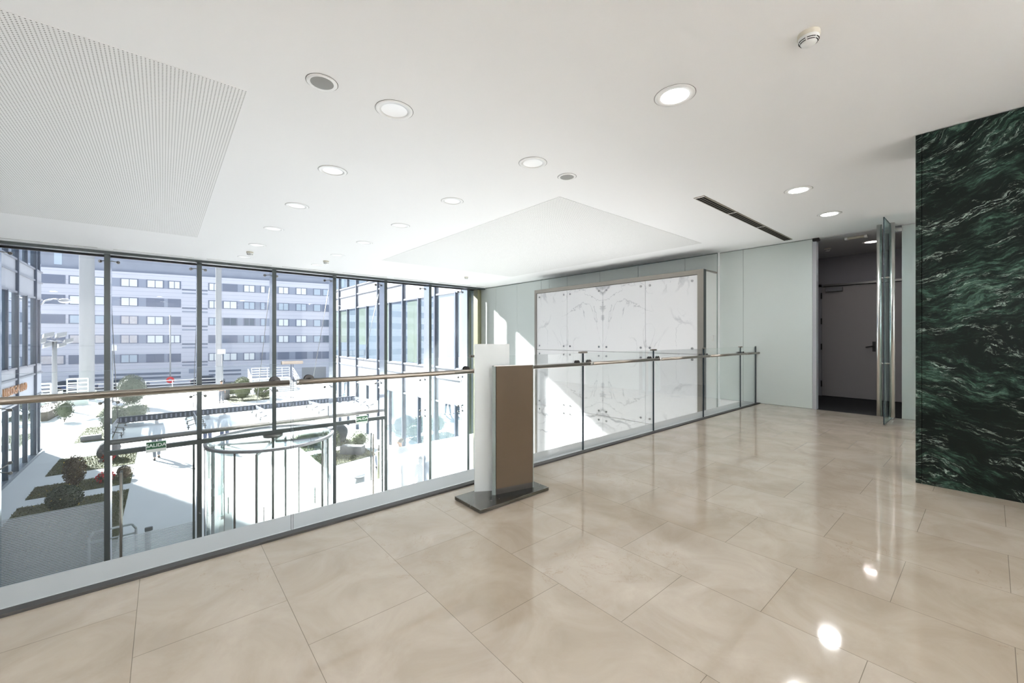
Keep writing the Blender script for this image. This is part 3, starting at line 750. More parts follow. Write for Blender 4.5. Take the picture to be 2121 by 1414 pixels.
upright('top_cap', (1.955, 2.512), (2.303, 2.436), 1.030, 1.036, 0.008, 'steel')

# marble clad block
blk = empty('marble_block', (8.3, 6.0, G), 'large block clad in white veined marble panels with a steel frame', 'marble wall')
MB().box(8.06, XA, 3.66, 8.38, G, 2.57).build('core', 'plastic_white', blk)
MB().box(8.0, 8.06, 3.64, 3.76, G, 2.60).box(8.0, 8.06, 8.32, 8.40, G, 2.60).box(8.0, 8.06, 3.76, 8.32, 2.505, 2.60).box(8.06, XA, 3.64, 8.40, 2.57, 2.60).build('frame', 'steel_frame', blk)
MB().box(8.002, 8.10, 3.632, 3.639, G, 2.598).build('frame_return', 'mullion_front', blk)
YY = [8.32, 7.19, 6.05, 4.91, 3.76]; ZZ = [2.50, 0.93, -0.61, -2.15, G]
for i in range(4):
    for j in range(4):
        y1, y0, z1, z0 = YY[i], YY[i + 1], ZZ[j], ZZ[j + 1]
        pn = MB().box(8.018, 8.055, y0 + 0.004, y1 - 0.004, z0 + 0.004, z1 - 0.004).build('marble_panel', 'white_veined_marble', blk)
        for yy in (y0 + 0.11, y1 - 0.11):
            for zz in (z0 + 0.11, z1 - 0.11):
                MB().tube((8.018, yy, zz), (8.004, yy, zz), 0.024, n=14).build('bolt', 'bolt_metal', pn)
MB().box(8.052, 8.06, 3.76, 8.32, G, 2.5).build('joint_gap', 'slot_dark', blk)
MB().box(8.46, 8.54, 3.635, 3.66, 1.20, 1.31).build('socket', 'plastic_white', blk, bevel=0.004)

# frameless glass door standing open
gd = empty('glass_door', (8.2, 1.0, 0), 'open frameless glass door with tall tubular handles at the vestibule', 'door', group='frameless glass doors')
MB().box(7.83, 8.66, 0.994, 1.006, 0.012, CZ - 0.025, 0, {'x-': 1, 'z+': 2, 'z-': 1}).build('leaf', ['door_glass', 'glass_edge_dark', 'glass_edge_green'], gd)
for y, nm in ((1.072, 'inner'), (0.932, 'outer')):
    MB().tube((8.0, y, 0.11), (8.0, y, 2.91), 0.030, n=20).build('handle', 'handle_steel', gd)
for z in (2.13, 0.88):
    MB().tube((8.0, 0.932, z), (8.0, 1.072, z), 0.012, n=10).build('handle_spacer', 'handle_steel', gd)
MB().box(8.50, 8.70, 0.975, 1.025, CZ - 0.085, CZ - 0.02).build('patch_fitting', 'handle_steel', gd)
MB().box(8.50, 8.70, 0.975, 1.025, 0.004, 0.05).build('patch_fitting', 'handle_steel', gd)

# ================================================================== CEILING FITTINGS
def downlight(lit, warm=False):
    t = empty('downlight', (0, 0, 0), cat='downlight', group='round recessed downlights')
    MB().lathe((0, 0, 0), [(0.100, 0.0), (0.097, -0.006), (0.136, -0.0055), (0.139, -0.002), (0.139, 0.0)], 40).build('trim_ring', 'lamp_trim', t)
    MB().lathe((0, 0, 0), [(0.139, -0.0005), (0.1425, -0.0008)], 40).build('shadow_gap', 'lamp_gap', t)
    MB().lathe((0, 0, 0), [(0.0995, -0.004), (0.097, -0.003), (0.0005, -0.003)], 40).build('diffuser', ('lamp_warm' if warm else 'lamp_on') if lit else 'lamp_faint_glow', t)
    return t
def lamp_light(x, y, power, col=(0.98, 0.98, 1.0)):
    la = bpy.data.lights.new('downlight_lamp', 'AREA'); la.shape = 'DISK'; la.size = 0.19; la.energy = power; la.color = col
    o = bpy.data.objects.new('downlight_lamp', la); COL.objects.link(o); o.location = (x, y, CZ - 0.03); return o
proto_faint = downlight(False); proto_on = downlight(True); proto_warm = downlight(True, True)
rowname = lambda i: 'counting from the balustrade towards the facade'
offs = [(1.355, 2.985 + 1.502 * i) for i in range(6)]
offs2 = [(2.82, 2.985 + 1.502 * i) for i in range(6)]
first = True
for i, (x, y) in enumerate(offs):
    lab = 'white faintly glowing round downlight, %s from the gallery in the left row' % ORD[i]
    if first: proto_faint.location = (x, y, CZ); proto_faint['label'] = lab; first = False
    else: dup(proto_faint, (x, y, CZ), label=lab)
for i, (x, y) in enumerate(offs2):
    dup(proto_faint, (x, y, CZ), label='white faintly glowing round downlight, %s from the gallery in the right row' % ORD[i])
ons = [(2.82, 1.49, 'bright lit round downlight nearest above the gallery floor'), (5.735, 1.49, 'bright lit round downlight right of the ceiling air slot, nearer one'), (7.172, 1.49, 'bright lit round downlight just before the doorway')]
for i, (x, y, lab) in enumerate(ons):
    if i == 0: proto_on.location = (x, y, CZ); proto_on['label'] = lab
    else: dup(proto_on, (x, y, CZ), label=lab)
    lamp_light(x, y, 26 * LAMP * (1.0 if i == 0 else 1.9))
for x, y in ((-0.1, 1.49), (-1.6, 1.49), (-3.1, 1.49)):  # extra downlights out of view, added as interior fill
    dup(proto_on, (x, y, CZ), label='unseen lit round fill downlight added left of the viewpoint'); lamp_light(x, y, 26 * LAMP)
for x in (-4.5, -3.0, -1.5, 0.0, 1.5, 3.0, 4.3, 6.2, 7.7):  # added fill lamps out of view, tilted at the back wall to lift the ceiling
    dup(proto_on, (x, -1.75, CZ), label='unseen round fill lamp added along the back wall behind the viewpoint'); lw_ = lamp_light(x, -1.75, FILL_POWER); lw_.rotation_euler = (R(-48), 0, 0); lw_.data.spread = R(100)
proto_warm.location = (9.75, 1.41, CZ - 0.012); proto_warm['label'] = 'dim lit round downlight inside the vestibule'
lamp_light(9.75, 1.41, 1.5, (1, 0.9, 0.88))
# loudspeakers
def speaker(x, y, label):
    t = empty('ceiling_speaker', (x, y, CZ), label, 'speaker', group='round ceiling speakers')
    MB().lathe((x, y, CZ), [(0.074, -0.006), (0.094, -0.008), (0.099, -0.003), (0.099, 0)], 40).build('trim_ring', 'lamp_trim', t)
    MB().lathe((x, y, CZ), [(0.099, -0.0006), (0.103, -0.001)], 40).build('shadow_gap', 'lamp_gap', t)
    MB().lathe((x, y, CZ), [(0.0745, -0.005), (0.06, -0.008), (0.0005, -0.009)], 40).build('grille', 'speaker_mesh', t)
speaker(0.831, 2.985, 'round ceiling speaker with grey mesh beside the left row of downlights')
speaker(3.344, 3.0, 'smaller looking round ceiling speaker beside the right row of downlights')
# smoke detectors
def detector(x, y, label, s=1.0):
    t = empty('smoke_detector', (x, y, CZ), label, 'smoke detector', group='smoke detectors')
    MB().lathe((x, y, CZ), [(0.055 * s, 0), (0.056 * s, -0.022 * s), (0.052 * s, -0.026 * s)], 32).build('base', 'plastic_cream', t)
    MB().lathe((x, y, CZ), [(0.052 * s, -0.024 * s), (0.050 * s, -0.040 * s), (0.042 * s, -0.052 * s), (0.037 * s, -0.060 * s), (0.026 * s, -0.068 * s), (0.0005, -0.071 * s)], 32).build('head', 'plastic_white', t)
    v = MB()
    for kk in range(6):
        a = R(kk * 60 + 4)
        for zz, rr in ((-0.044, 0.0485), (-0.053, 0.0425)):
            pts = [Vector((x + rr * s * math.cos(a + R(q)), y + rr * s * math.sin(a + R(q)), CZ + zz * s)) for q in (0, 17, 34, 50)]
            v.path(pts, 0.0022 * s, n=6)
    v.build('vent_slots', 'slot_dark', t)
detector(2.834, 0.685, 'white smoke detector with vent slots at the upper right of the ceiling')
detector(1.345, 9.80, 'small smoke detector above the facade, leftmost of the three there', 1.1)
detector(2.823, 9.83, 'small smoke detector above the facade, middle of the three there', 1.1)
detector(6.617, 9.78, 'small smoke detector above the facade, near the right corner', 1.0)
detector(9.83, 2.07, 'grey smoke detector on the vestibule ceiling', 1.0)
# emergency light in the vestibule
t = empty('emergency_light', (9.04, 1.52, CZ - 0.012), 'slim emergency light bar on the vestibule ceiling', 'light')
MB().box(9.01, 9.07, 1.36, 1.66, CZ - 0.05, CZ - 0.012).build('diffuser', 'plastic_cream', t, bevel=0.01)
for y in (1.36, 1.62): MB().box(9.0, 9.08, y, y + 0.04, CZ - 0.055, CZ - 0.012).build('end_cap', 'plastic_white', t, bevel=0.008)
# linear air slot
t = empty('linear_air_diffuser', (6.8, 2.36, CZ), 'long three slot air diffuser in the ceiling before the glass wall', 'air vent')
MB().box(5.06, 8.5, 2.295, 2.425, CZ - 0.006, CZ).build('frame', 'slot_olive', t)
for y in (2.318, 2.352, 2.386):
    MB().box(5.075, 8.485, y, y + 0.025, CZ - 0.0072, CZ - 0.002).build('slot', 'slot_dark', t)
for x in (6.05, 7.15, 5.07): MB().box(x, x + 0.02, 2.30, 2.42, CZ - 0.0085, CZ - 0.003).build('bridge', 'lamp_trim', t)
for i, (a, c_) in enumerate(zip(MX[1:], MX[2:] + [8.55])):
    lab = 'thin olive air slot in the ceiling along the facade head, %s bay from the left' % ORD[i]
    t = MB().box(a + 0.11, c_ - 0.11, 11.27, 11.29, CZ - 0.003, CZ)
    tag(t.build('air_slot', 'slot_olive'), lab, 'air vent', 'slots along the facade head')

# ================================================================== OUTDOORS
struct(MB().box(-60, 45, 12.3, 50.7, G - 0.3, G), 'ground_plaza', 'plaza_stone', 'pale sunlit stone paving of the plaza', 'ground')
struct(MB().box(-90, 90, 50.7, 130, -6.1, -5.9), 'ground_street', 'asphalt', 'grey street below the plaza edge', 'ground')
struct(MB().box(-60, 45, 50.55, 50.75, G, G + 0.18), 'kerb', 'kerb', 'pale kerb along the plaza edge', 'kerb')

# left wing
lw = empty('office_wing', (-8, 22, G), 'glass office wing on the left with dark mullions', 'building')
X0 = -4.2
LV = [(G, -1.22, 'g'), (-1.22, -0.28, 'd'), (-0.28, 0.115, 'p'), (0.115, 2.97, 'g'), (2.97, 3.72, 'p'), (3.72, 4.2, 'p'), (4.2, 7.0, 'g'), (7.0, 7.9, 'p')]
MB().box(X0 - 9, X0 - 0.16, 12.6, 27.85, G, 7.8).build('core', 'wing_glass_blind', lw)
MB().box(X0 - 9, X0 - 0.02, 12.55, 27.9, 7.8, 8.0).build('roof', 'wing_panel', lw)
def wing_face(root, xf, sgn, y0, y1, mull, small, blinds):
    for z0, z1, kd in LV:
        if kd == 'g':
            MB().box(xf, xf + sgn * -0.10, y0, y1, z0, z1).build('glazing', 'wing_glass', root)
        else:
            MB().box(xf + sgn * 0.01, xf + sgn * -0.12, y0, y1, z0, z1).build('spandrel', 'wing_panel' if kd == 'p' else 'wing_panel_dark', root)
    for z in (-1.22, -0.28, 0.115, 2.97, 3.72, 4.2, 7.0):
        MB().box(xf + sgn * 0.06, xf, y0, y1, z - 0.035, z + 0.035).build('ledge', 'wing_trim', root)
    for y in mull:
        MB().box(xf + sgn * 0.09, xf, y - 0.05, y + 0.05, G, 7.8).build('mullion', 'wing_mullion', root)
    for y in small:
        for z0, z1, kd in LV:
            if kd == 'g': MB().box(xf + sgn * 0.07, xf, y - 0.04, y + 0.04, z0, z1).build('mullion', 'wing_mullion', root)
wing_face(lw, X0, 1, 12.6, 27.9, [13.8, 16.7, 19.5, 22.4 - 1.2, 25.1 - 1.4, 26.55], [15.2, 18.1, 22.4, 25.1, 27.3], None)
MB().box(X0, X0 + 0.10, 12.6, 27.9, G, G + 0.12).build('plinth', 'wing_trim', lw)
me = text_mesh('UROGALLO', 0.50, 0.022, 0.006, 1.18); me.materials.append(M['copper'])
o = bpy.data.objects.new('restaurant_sign', me); COL.objects.link(o)
o.location = (X0 + 0.07, 23.35, -0.66); o.rotation_euler = (R(90), 0, R(90)); o.scale = (1.05, 0.85, 1)
tag(o, 'copper coloured UROGALLO letters on the left wing', 'sign')

# right wing
rw = empty('office_wing', (12, 20, G), 'sunlit glass office wing on the right beyond the facade', 'building')
X1 = 8.29
MB().box(X1 + 0.16, X1 + 9, 12.5, 26.85, G, 7.8).build('core', 'wing_glass_blind', rw)
MB().box(X1 + 0.02, X1 + 9, 12.45, 26.9, 7.8, 8.0).build('roof', 'wing_panel', rw)
wing_face(rw, X1, -1, 12.5, 26.9, [26.06, 23.1, 20.12, 17.28, 14.4], [24.59, 21.6, 18.73, 15.81, 12.91], None)
for y0, y1, z0, z1 in ((26.15, 26.8, 0.7, 2.9), (24.7, 25.95, 1.0, 2.9), (21.75, 22.8, 0.9, 2.9), (18.85, 19.85, 0.15, 2.9), (15.9, 16.9, 0.2, 2.9)):
    MB().box(X1 - 0.004, X1 + 0.02, y0, y1, z0, z1).build('blind', 'wing_glass_blind', rw)

# street building
E1 = Vector((0.982, -0.188, 0)); O1 = Vector((-2.1, 83.3, 0)); N1 = Vector((-0.188, -0.982, 0))
sb = empty('street_building', O1 + Vector((0, 0, -7)), 'long pale residential block with ribbon windows across the street', 'building')
def sbox(mb, s0, s1, z0, z1, d0, d1, mat=0):
    c = O1 + E1 * (s0 + s1) / 2 + N1 * (d0 + d1) / 2 + Vector((0, 0, (z0 + z1) / 2))
    return mb.obox(c, E1 * abs(s1 - s0) / 2, N1 * abs(d1 - d0) / 2, Vector((0, 0, abs(z1 - z0) / 2)), mat)
sbox(MB(), -34, 42, -7.2, 11.1, -14, 0).build('wall', 'street_wall', sb)
cl = MB()
for z in [-6.6 + 0.62 * q for q in range(29)]: sbox(cl, -34, 42, z, z + 0.025, 0, 0.006)
cl.build('cladding_joints', 'street_band_light', sb)
sbox(MB(), -34, 42, 11.1, 14.6, -13, -1.6).build('attic', 'street_attic', sb)
for s0, s1 in ((-10.2, -9.4), ): sbox(MB(), s0, s1, 11.8, 13.4, -1.6, -1.55).build('attic_window', 'street_pane', sb)
sbox(MB(), -34, 42, 14.6, 14.9, -13.2, -1.2).build('roof', 'street_wall', sb)
ZB = [(8.9, 10.15), (6.03, 7.35), (3.30, 4.6), (0.46, 1.75), (-2.45, -1.16)]
PAT = [  # per row: material codes for the window units
    'DsbbbbXbbDbbbbbbpb', 'DsbbDbDDXppbbpppp', 'DspDpdbDXpbdpbbppp', 'DspppppppXDDpbbbpp', 'dsDDDDDDXbbbDDDDpp']
US = [(-13.8, -8.66), (-8.1, -6.9), (-5.5, -4.5), (-2.67, -0.83), (0.28, 2.16), (2.85, 4.2), (7.9, 9.2), (9.8, 11.6), (12.6, 14.1), (15.0, 15.6), (17.6, 19.1), (20.3, 21.9), (23.1, 24.2), (24.6, 25.6), (27, 29), (31, 33), (35, 37)]
codes = {'b': 'street_pane_reflecting', 'p': 'street_pane', 'D': 'street_band', 'd': 'street_pane_dark', 'X': 'street_poster'}
rowcodes = ['DbbbbbbDbbbbppDDppp', 'DbbbDDbbpppppDDppp', 'DppXbDpddpbbpdpppp', 'DXXXbbDDppbbpdpppp', 'XDDpDDbbbDDDDDDppp']
for r_, (z0, z1) in enumerate(ZB):
    for s0, s1 in ((-34, -8.66), (-4.46 + 0.1, 4.33), (7.82, 25.9), (27, 40)):
        if r_ == 4 and s0 == -34: s1 = -11
        sbox(MB(), s0, s1, z0, z1, 0.0, 0.04).build('window_band', 'street_band_light', sb)
    for i, (s0, s1) in enumerate(US):
        code = rowcodes[r_][i]
        wdw = sbox(MB(), s0 - 0.12, s1 + 0.12, z0 + 0.0, z1 - 0.0, 0.02, 0.07).build('window', 'street_band', sb)
        sm = (s0 + s1) / 2
        zt = z1 - 0.12 if code in 'bp' else z1 - 0.06
        if code == 'X': zt = z1 - 0.1
        n_ = 2 if s1 - s0 > 1.25 else 1
        for q in range(n_):
            a = s0 + (s1 - s0) * q / n_; c_ = s0 + (s1 - s0) * (q + 1) / n_
            sbox(MB(), a + 0.05, c_ - 0.05, z0 + 0.1, zt, 0.06, 0.085).build('pane', codes[code], wdw)
for z in (8.75, 8.2, 5.85, 5.3, 3.0, 2.45, 0.2, -0.35, -2.65, -3.15):
    if z in (8.75, 5.85, 3.0, 0.2, -2.65):
        sbox(MB(), 4.45, 7.7, z, z + 0.24, 0, 0.03).sm and sbox(MB(), 4.45, 7.7, z, z + 0.24, 0, 0.03).build('louvre', 'street_band', sb)
    else:
        sbox(MB(), 4.45, 7.7, z, z + 0.24, 0, 0.03).build('louvre', 'street_band_light', sb)
for z in (-4.35, -4.98):
    sbox(MB(), -8.2, 4.3, z, z + 0.34, 0, 0.05).build('louvre', 'street_band', sb)
    sbox(MB(), 7.85, 12.2, z + 0.15, z + 0.42, 0, 0.05).build('louvre', 'street_band', sb)
sbox(MB(), 5.3, 6.9, -4.3, -3.6, 0, 0.05).build('louvre', 'street_band_light', sb)
sbox(MB(), 21.2, 25.1, -7.2, -3.95, 0, 0.05).build('garage_door', 'garage_grey', sb)
# distant block and skyline at the right behind the wing
hb = MB().box(14, 60, 95, 110, -6, 9).build('distant_block', 'street_attic'); tag(hb, 'distant grey block beyond the right wing', 'building')

# plaza edge railing
rg = empty('plaza_railing', (0, 50.5, G), 'long white railing along the plaza edge by the street', 'railing')
for z in (-2.75, -3.05, -3.3, -3.55): MB().tube((-22, 50.5, z), (4.5, 50.5, z), 0.03 if z == -2.75 else 0.018, n=8).build('rail', 'rail_white', rg)
for i in range(15):
    x = -22 + i * 1.89; MB().box(x - 0.03, x + 0.03, 50.47, 50.53, G + 0.18, -2.75).build('post', 'rail_white', rg)
def stair_rail(p0, p1, label, n=5):
    p0, p1 = Vector(p0), Vector(p1)
    t = empty('stair_railing', p0, label, 'railing', group='stair railings')
    for h in (1.0, 0.75, 0.5, 0.25): MB().tube(p0 + Vector((0, 0, h)), p1 + Vector((0, 0, h)), 0.028, n=8).build('rail', 'rail_white', t)
    for i in range(n):
        q = p0.lerp(p1, i / (n - 1)); MB().tube(q, q + Vector((0, 0, 1.0)), 0.028, n=8).build('post', 'rail_white', t)
stp = MB()
for i in range(8): stp.box(6.6, 10.0, 44.0 + i * 0.4, 48.2, G + i * 0.13, G + (i + 1) * 0.13)
tag(stp.build('plaza_steps', 'kerb'), 'low pale steps with white railings behind the far shrubs', 'steps')
stair_rail((6.35, 43.95, G), (6.35, 47.3, G + 1.04), 'sloping white stair railing right of the far shrubs')
stair_rail((10.3, 43.95, G), (10.3, 47.3, G + 1.04), 'sloping white stair railing nearest the right wing')
stair_rail((6.8, 48.35, G + 1.04), (10.2, 48.35, G + 1.04), 'level white railing at the top of the far steps', 6)

# columns, lamps, mast
tag(MB().lathe((-4.82, 48.9, G), [(0.46, 0), (0.46, 16)], 32).box(-5.35, -4.29, 48.37, 49.43, G, G + 0.08).build('column', 'post_white'), 'thick round white column standing on the plaza at left', 'column')
tag(MB().lathe((4.15, 49.2, G), [(0.24, 0), (0.24, 16)], 24).box(3.85, 4.45, 48.9, 49.5, G, G + 0.08).build('column', 'post_white'), 'slim round white column left of the middle short mullion', 'column')
ms = empty('floodlight_mast', (-5.97, 44.0, G), 'white mast with a cluster of floodlights on the plaza', 'lamp post')
c = Vector((-5.97, 44.0, G))
MB().tube(c, c + Vector((0, 0, 4.9)), 0.16, 0.12, n=14).build('pole', 'post_white', ms)
MB().lathe(c, [(0.02, 4.85), (0.35, 4.85), (0.35, 4.93), (0.02, 4.93)], 16).build('head_ring', 'wing_trim', ms)
for i, (dx, dz, w) in enumerate(((-0.33, 5.3, 0.27), (0.33, 5.32, 0.27), (-0.72, 4.85, 0.24), (0.72, 4.87, 0.24), (-0.38, 4.6, 0.2), (0.38, 4.6, 0.2))):
    q = c + Vector((dx * 0.88, dx * 0.35, dz))
    MB().obox(q, (w * 0.88, w * 0.35, 0.06), (0.08, -0.2, 0.06), (0, 0.06, 0.13)).build('floodlight', 'post_white', ms)
    MB().tube(q, c + Vector((0, 0, 4.9)), 0.03, n=6).build('bracket', 'wing_trim', ms)
def street_lamp(x, y, h, label):
    t = empty('street_lamp', (x, y, G), label, 'lamp post', group='small plaza lamps')
    MB().tube((x, y, G), (x, y, G + h), 0.07, 0.05, n=10).build('pole', 'post_white', t)
    MB().prism([(y - 0.1, G + h), (y + 0.1, G + h), (y + 0.12, G + h + 0.3), (y - 0.05, G + h + 0.45)], 'x', x - 0.38, x + 0.24).build('head', 'rail_white', t)
street_lamp(-3.05, 45.2, 4.1, 'small white lamp post beside the leftmost mullion')
street_lamp(4.3, 55.5 - 8, 3.6, 'small white lamp post left of the slim column')
t = empty('street_sign', (-0.62, 60.0, -5.9), 'round red no parking sign on a tall post by the street', 'sign')
MB().tube((0.62, 60, -5.9), (0.62, 60, 3.8), 0.07, n=8).build('post', 'post_white', t)
MB().tube((0.62, 59.9, -3.45), (0.62, 59.86, -3.45), 0.36, n=20).build('disc', 'flower_red', t)
MB().tube((0.62, 59.86, -3.45), (0.62, 59.84, -3.45), 0.13, n=20).build('disc_centre', 'car_blue', t)
t = empty('wall_lamp', (X0 + 0.1, 27.95, 2.95), 'white swan neck lamp on the corner of the left wing', 'lamp')
MB().path([(X0, 27.88, 2.75), (X0 + 0.12, 27.95, 2.95), (X0 + 0.35, 28.0, 3.05), (X0 + 0.6, 28.0, 3.03)], 0.03).build('arm', 'rail_white', t)
MB().sphere((X0 + 0.72, 28.0, 2.98), 0.22, 0.16, 0.11).build('head', 'rail_white', t)

# vegetation ------------------------------------------------------
def leaves(mb, c, rx, ry, rz, n, size, r, mat=0, shell=0.55):
    c = Vector(c)
    for _ in range(n):
        while True:
            p = Vector((r.uniform(-1, 1), r.uniform(-1, 1), r.uniform(-1, 1)))
            if p.length <= 1: break
        p = p.normalized() * (shell + (1 - shell) * r.random() ** 0.5) if p.length > 0 else p
        q = c + Vector((p.x * rx, p.y * ry, p.z * rz))
        d = Vector((r.uniform(-1, 1), r.uniform(-1, 1), r.uniform(-0.4, 1))).normalized(); a = d.orthogonal().normalized(); e = d.cross(a)
        s = size * r.uniform(0.6, 1.3)
        mb.quad([q - a * s * 0.5, q + e * s * 0.28 + d * s * 0.1, q + a * s * 0.6, q - e * s * 0.28 + d * s * 0.1], mat)
def shrub(x, y, rx, ry, h, leaf, n, size, label, seed, berries=None, z=G, name='shrub', core=0.72):
    r = random.Random(seed); t = empty(name, (x, y, z), label, 'shrub')
    mb = MB(); leaves(mb, (x, y, z + h * 0.54), rx, ry, h * 0.48, int(n * 1.7), size * 0.62, r)
    mb.sphere((x, y, z + h * 0.52), rx * core, ry * core, h * 0.46 * core, 14, 9)
    mb.build('foliage', leaf, t, fix=False)
    sm = MB()
    for q in range(5): sm.tube((x + r.uniform(-.05, .05), y + r.uniform(-.05, .05), z), (x + r.uniform(-.5, .5) * rx, y + r.uniform(-.5, .5) * ry, z + h * 0.5), 0.012, n=5)
    sm.build('stems', 'stem_brown', t)
    if berries:
        mb = MB(); leaves(mb, (x, y, z + h * 0.54), rx * 1.03, ry * 1.03, h * 0.5, berries[1], berries[2], r, shell=0.9); mb.build('blossom', berries[0], t, fix=False)
    return t
def lawn(x0, x1, ya0, ya1, yb0, yb1, label, n, seed):
    """planting bed between x0 and x1; y runs ya0..ya1 on the left side, yb0..yb1 on the right"""
    r = random.Random(seed); mb = MB()
    mb.quad([(x0, ya0, G + 0.02), (x1, yb0, G + 0.02), (x1, yb1, G + 0.02), (x0, ya1, G + 0.02)], 0)
    for q in ((x0, ya0, x1, yb0), (x1, yb0, x1, yb1), (x1, yb1, x0, ya1), (x0, ya1, x0, ya0)):
        mb.quad([(q[0], q[1], G), (q[2], q[3], G), (q[2], q[3], G + 0.02), (q[0], q[1], G + 0.02)], 0)
    for _ in range(int(n * 1.5)):
        u, v = r.random(), r.random(); x = x0 + (x1 - x0) * u; y0 = ya0 + (yb0 - ya0) * u; y1 = ya1 + (yb1 - ya1) * u; y = y0 + (y1 - y0) * v
        a = r.uniform(0, 6.28); w = 0.011; h = r.uniform(0.02, 0.055); dx, dy = math.cos(a) * w, math.sin(a) * w
        mb.quad([(x - dx, y - dy, G + 0.02), (x + dx, y + dy, G + 0.02), (x + r.uniform(-.03, .03), y + r.uniform(-.03, .03), G + 0.02 + h)], 2 if r.random() < 0.015 else 1)
    return tag(mb.build('lawn', ['lawn', 'grass_blade', 'leaf_yellow'], fix=False), label, 'lawn', kind='stuff')
lawn(-3.3, -0.87, 12.7, 18.87, 12.7, 18.86, 'shaded grass bed nearest the facade at left', 9000, 1)
lawn(-3.3, -0.87, 19.71, 21.15, 19.66, 21.15, 'second grass bed from the facade at left', 2600, 2)
lawn(-3.3, -0.88, 22.59, 25.4, 22.57, 24.9, 'half sunny third grass bed at left', 3000, 3)
lawn(-3.3, -0.9, 28.8, 33.3, 28.7, 33.3, 'fourth grass bed with boulder and stone block', 2600, 4)
lawn(-3.3, -0.9, 37.4, 42.2, 39.1, 41.9, 'farthest grass bed before the white mast', 2000, 5)
lawn(4.85, 7.1, 16.95, 19.2, 17.5, 19.2, 'sunny grass bed right of the revolving door', 2600, 6)
lawn(4.85, 7.1, 20.0, 23.0, 20.0, 23.0, 'second sunny grass bed right of the revolving door', 2200, 7)
lawn(4.0, 7.2, 38.8, 43.8, 39.2, 43, 'grass bed under the far clipped shrubs', 1500, 8)
shrub(-2.2, 17.7, 0.40, 0.36, 0.75, 'leaf_dark', 1500, 0.09, 'dark green shrub in the shaded grass bed nearest the facade', 11, ('leaf_yellow', 14, 0.05))
shrub(-2.3, 20.35, 0.30, 0.28, 1.1, 'leaf_red', 1200, 0.09, 'reddish brown shrub in the second grass bed', 12, ('leaf_yellow', 16, 0.05))
shrub(-1.55, 20.3, 0.24, 0.2, 0.38, 'leaf_dark', 260, 0.07, 'small plant with red flowers in the second grass bed', 13, ('flower_red', 130, 0.09))
shrub(-1.05, 20.4, 0.25, 0.2, 0.5, 'leaf_red', 260, 0.07, 'low rusty plant behind the left door pull bar', 14)
shrub(-1.72, 23.7, 0.2, 0.18, 0.35, 'leaf_dark', 240, 0.07, 'small plant with red flowers below the grey boulder', 15, ('flower_red', 90, 0.08))
shrub(-1.95, 30.3, 0.62, 0.6, 1.5, 'leaf_grey', 2400, 0.10, 'rounded grey green shrub beside the leftmost mullion', 16, core=0.82)
shrub(-1.35, 33.2, 0.75, 0.6, 1.3, 'leaf_grey', 900, 0.11, 'rounded grey green shrub behind the canopy fin', 17, core=0.82)
shrub(-1.75, 41.0, 0.85, 0.7, 2.4, 'leaf_grey', 3600, 0.12, 'tall clipped conical shrub on the farthest grass bed', 18, core=0.84)
shrub(5.0, 40.1, 0.68, 0.66, 1.9, 'leaf_mid', 2400, 0.12, 'tall clipped shrub, left of the far pair', 19, core=0.84)
shrub(6.45, 39.9, 0.70, 0.66, 1.35, 'leaf_mid', 2200, 0.12, 'lower round clipped shrub, right of the far pair', 20, core=0.84)
shrub(4.6, 43.0, 1.0, 0.6, 1.2, 'leaf_mid', 800, 0.14, 'loose green shrubs behind the far clipped pair', 21)
shrub(5.55, 19.0, 0.5, 0.5, 1.15, 'leaf_mid', 1000, 0.09, 'green shrub right of the revolving door', 22)
shrub(6.9, 19.0, 0.45, 0.45, 0.8, 'leaf_mid', 700, 0.09, 'green shrub beside the right door pull bars', 23)
shrub(5.25, 21.3, 0.7, 0.5, 0.7, 'leaf_mid', 700, 0.1, 'low green shrub behind the revolving door edge', 24)
shrub(-4.55, 36.6, 0.45, 0.5, 1.4, 'leaf_dark', 500, 0.12, 'dark shrub against the corner of the left wing', 25)
r = random.Random(31); t = empty('hedge', (-5.6, 40, G), 'low brown clipped hedge by the left wing corner', 'hedge')
mb = MB().obox((-5.75, 40.1, G + 0.28), (0.5, 0, 0), (0.15, 2.4, 0), (0, 0, 0.28))
for _ in range(2600):
    u, v, w = r.uniform(-1, 1), r.uniform(-1, 1), r.random()
    q = Vector((-5.75 + 0.55 * u + 0.15 * v, 40.1 + 2.45 * v, G + 0.6 * w)); d = Vector((r.uniform(-1, 1), r.uniform(-1, 1), r.uniform(0, 1.4))) * 0.1
    e = Vector((r.uniform(-1, 1), r.uniform(-1, 1), 0)) * 0.03; mb.quad([q - e, q + e, q + d])
mb.build('foliage', 'hedge_brown', t, fix=False)
# stones, bin, bollards
def boulder(x, y, rx, ry, rz, label, seed):
    r = random.Random(seed); mb = MB().sphere((x, y, G + rz * 0.8), rx, ry, rz, 14, 9)
    for v in mb.v: v += Vector((r.uniform(-1, 1) * rx, r.uniform(-1, 1) * ry, r.uniform(-1, 1) * rz)) * 0.09
    return tag(mb.build('boulder', 'boulder'), label, 'boulder')
boulder(-1.75, 24.2, 0.38, 0.4, 0.45, 'grey pointed boulder behind the red flowers', 41)
boulder(6.5, 20.9, 0.55, 0.5, 0.5, 'pale round boulder in the bed right of the revolving door', 42)
boulder(-1.12, 21.0, 0.2, 0.14, 0.2, 'low grey boulder at the end of the second grass bed', 43)
tag(MB().obox((-2.72, 29.1, G + 0.14), (0.36, 0.02, 0), (0, 0.16, 0), (0, 0, 0.13)).build('stone_block', 'boulder', bevel=0.02), 'long dark stone block lying on the fourth grass bed', 'stone')
tag(MB().obox((6.35, 18.25, G + 0.2), (0.35, -0.35, 0), (0.14, 0.14, 0), (0, 0, 0.18)).build('stone_block', 'boulder', bevel=0.02), 'dark stone block on the sunny grass bed at right', 'stone')
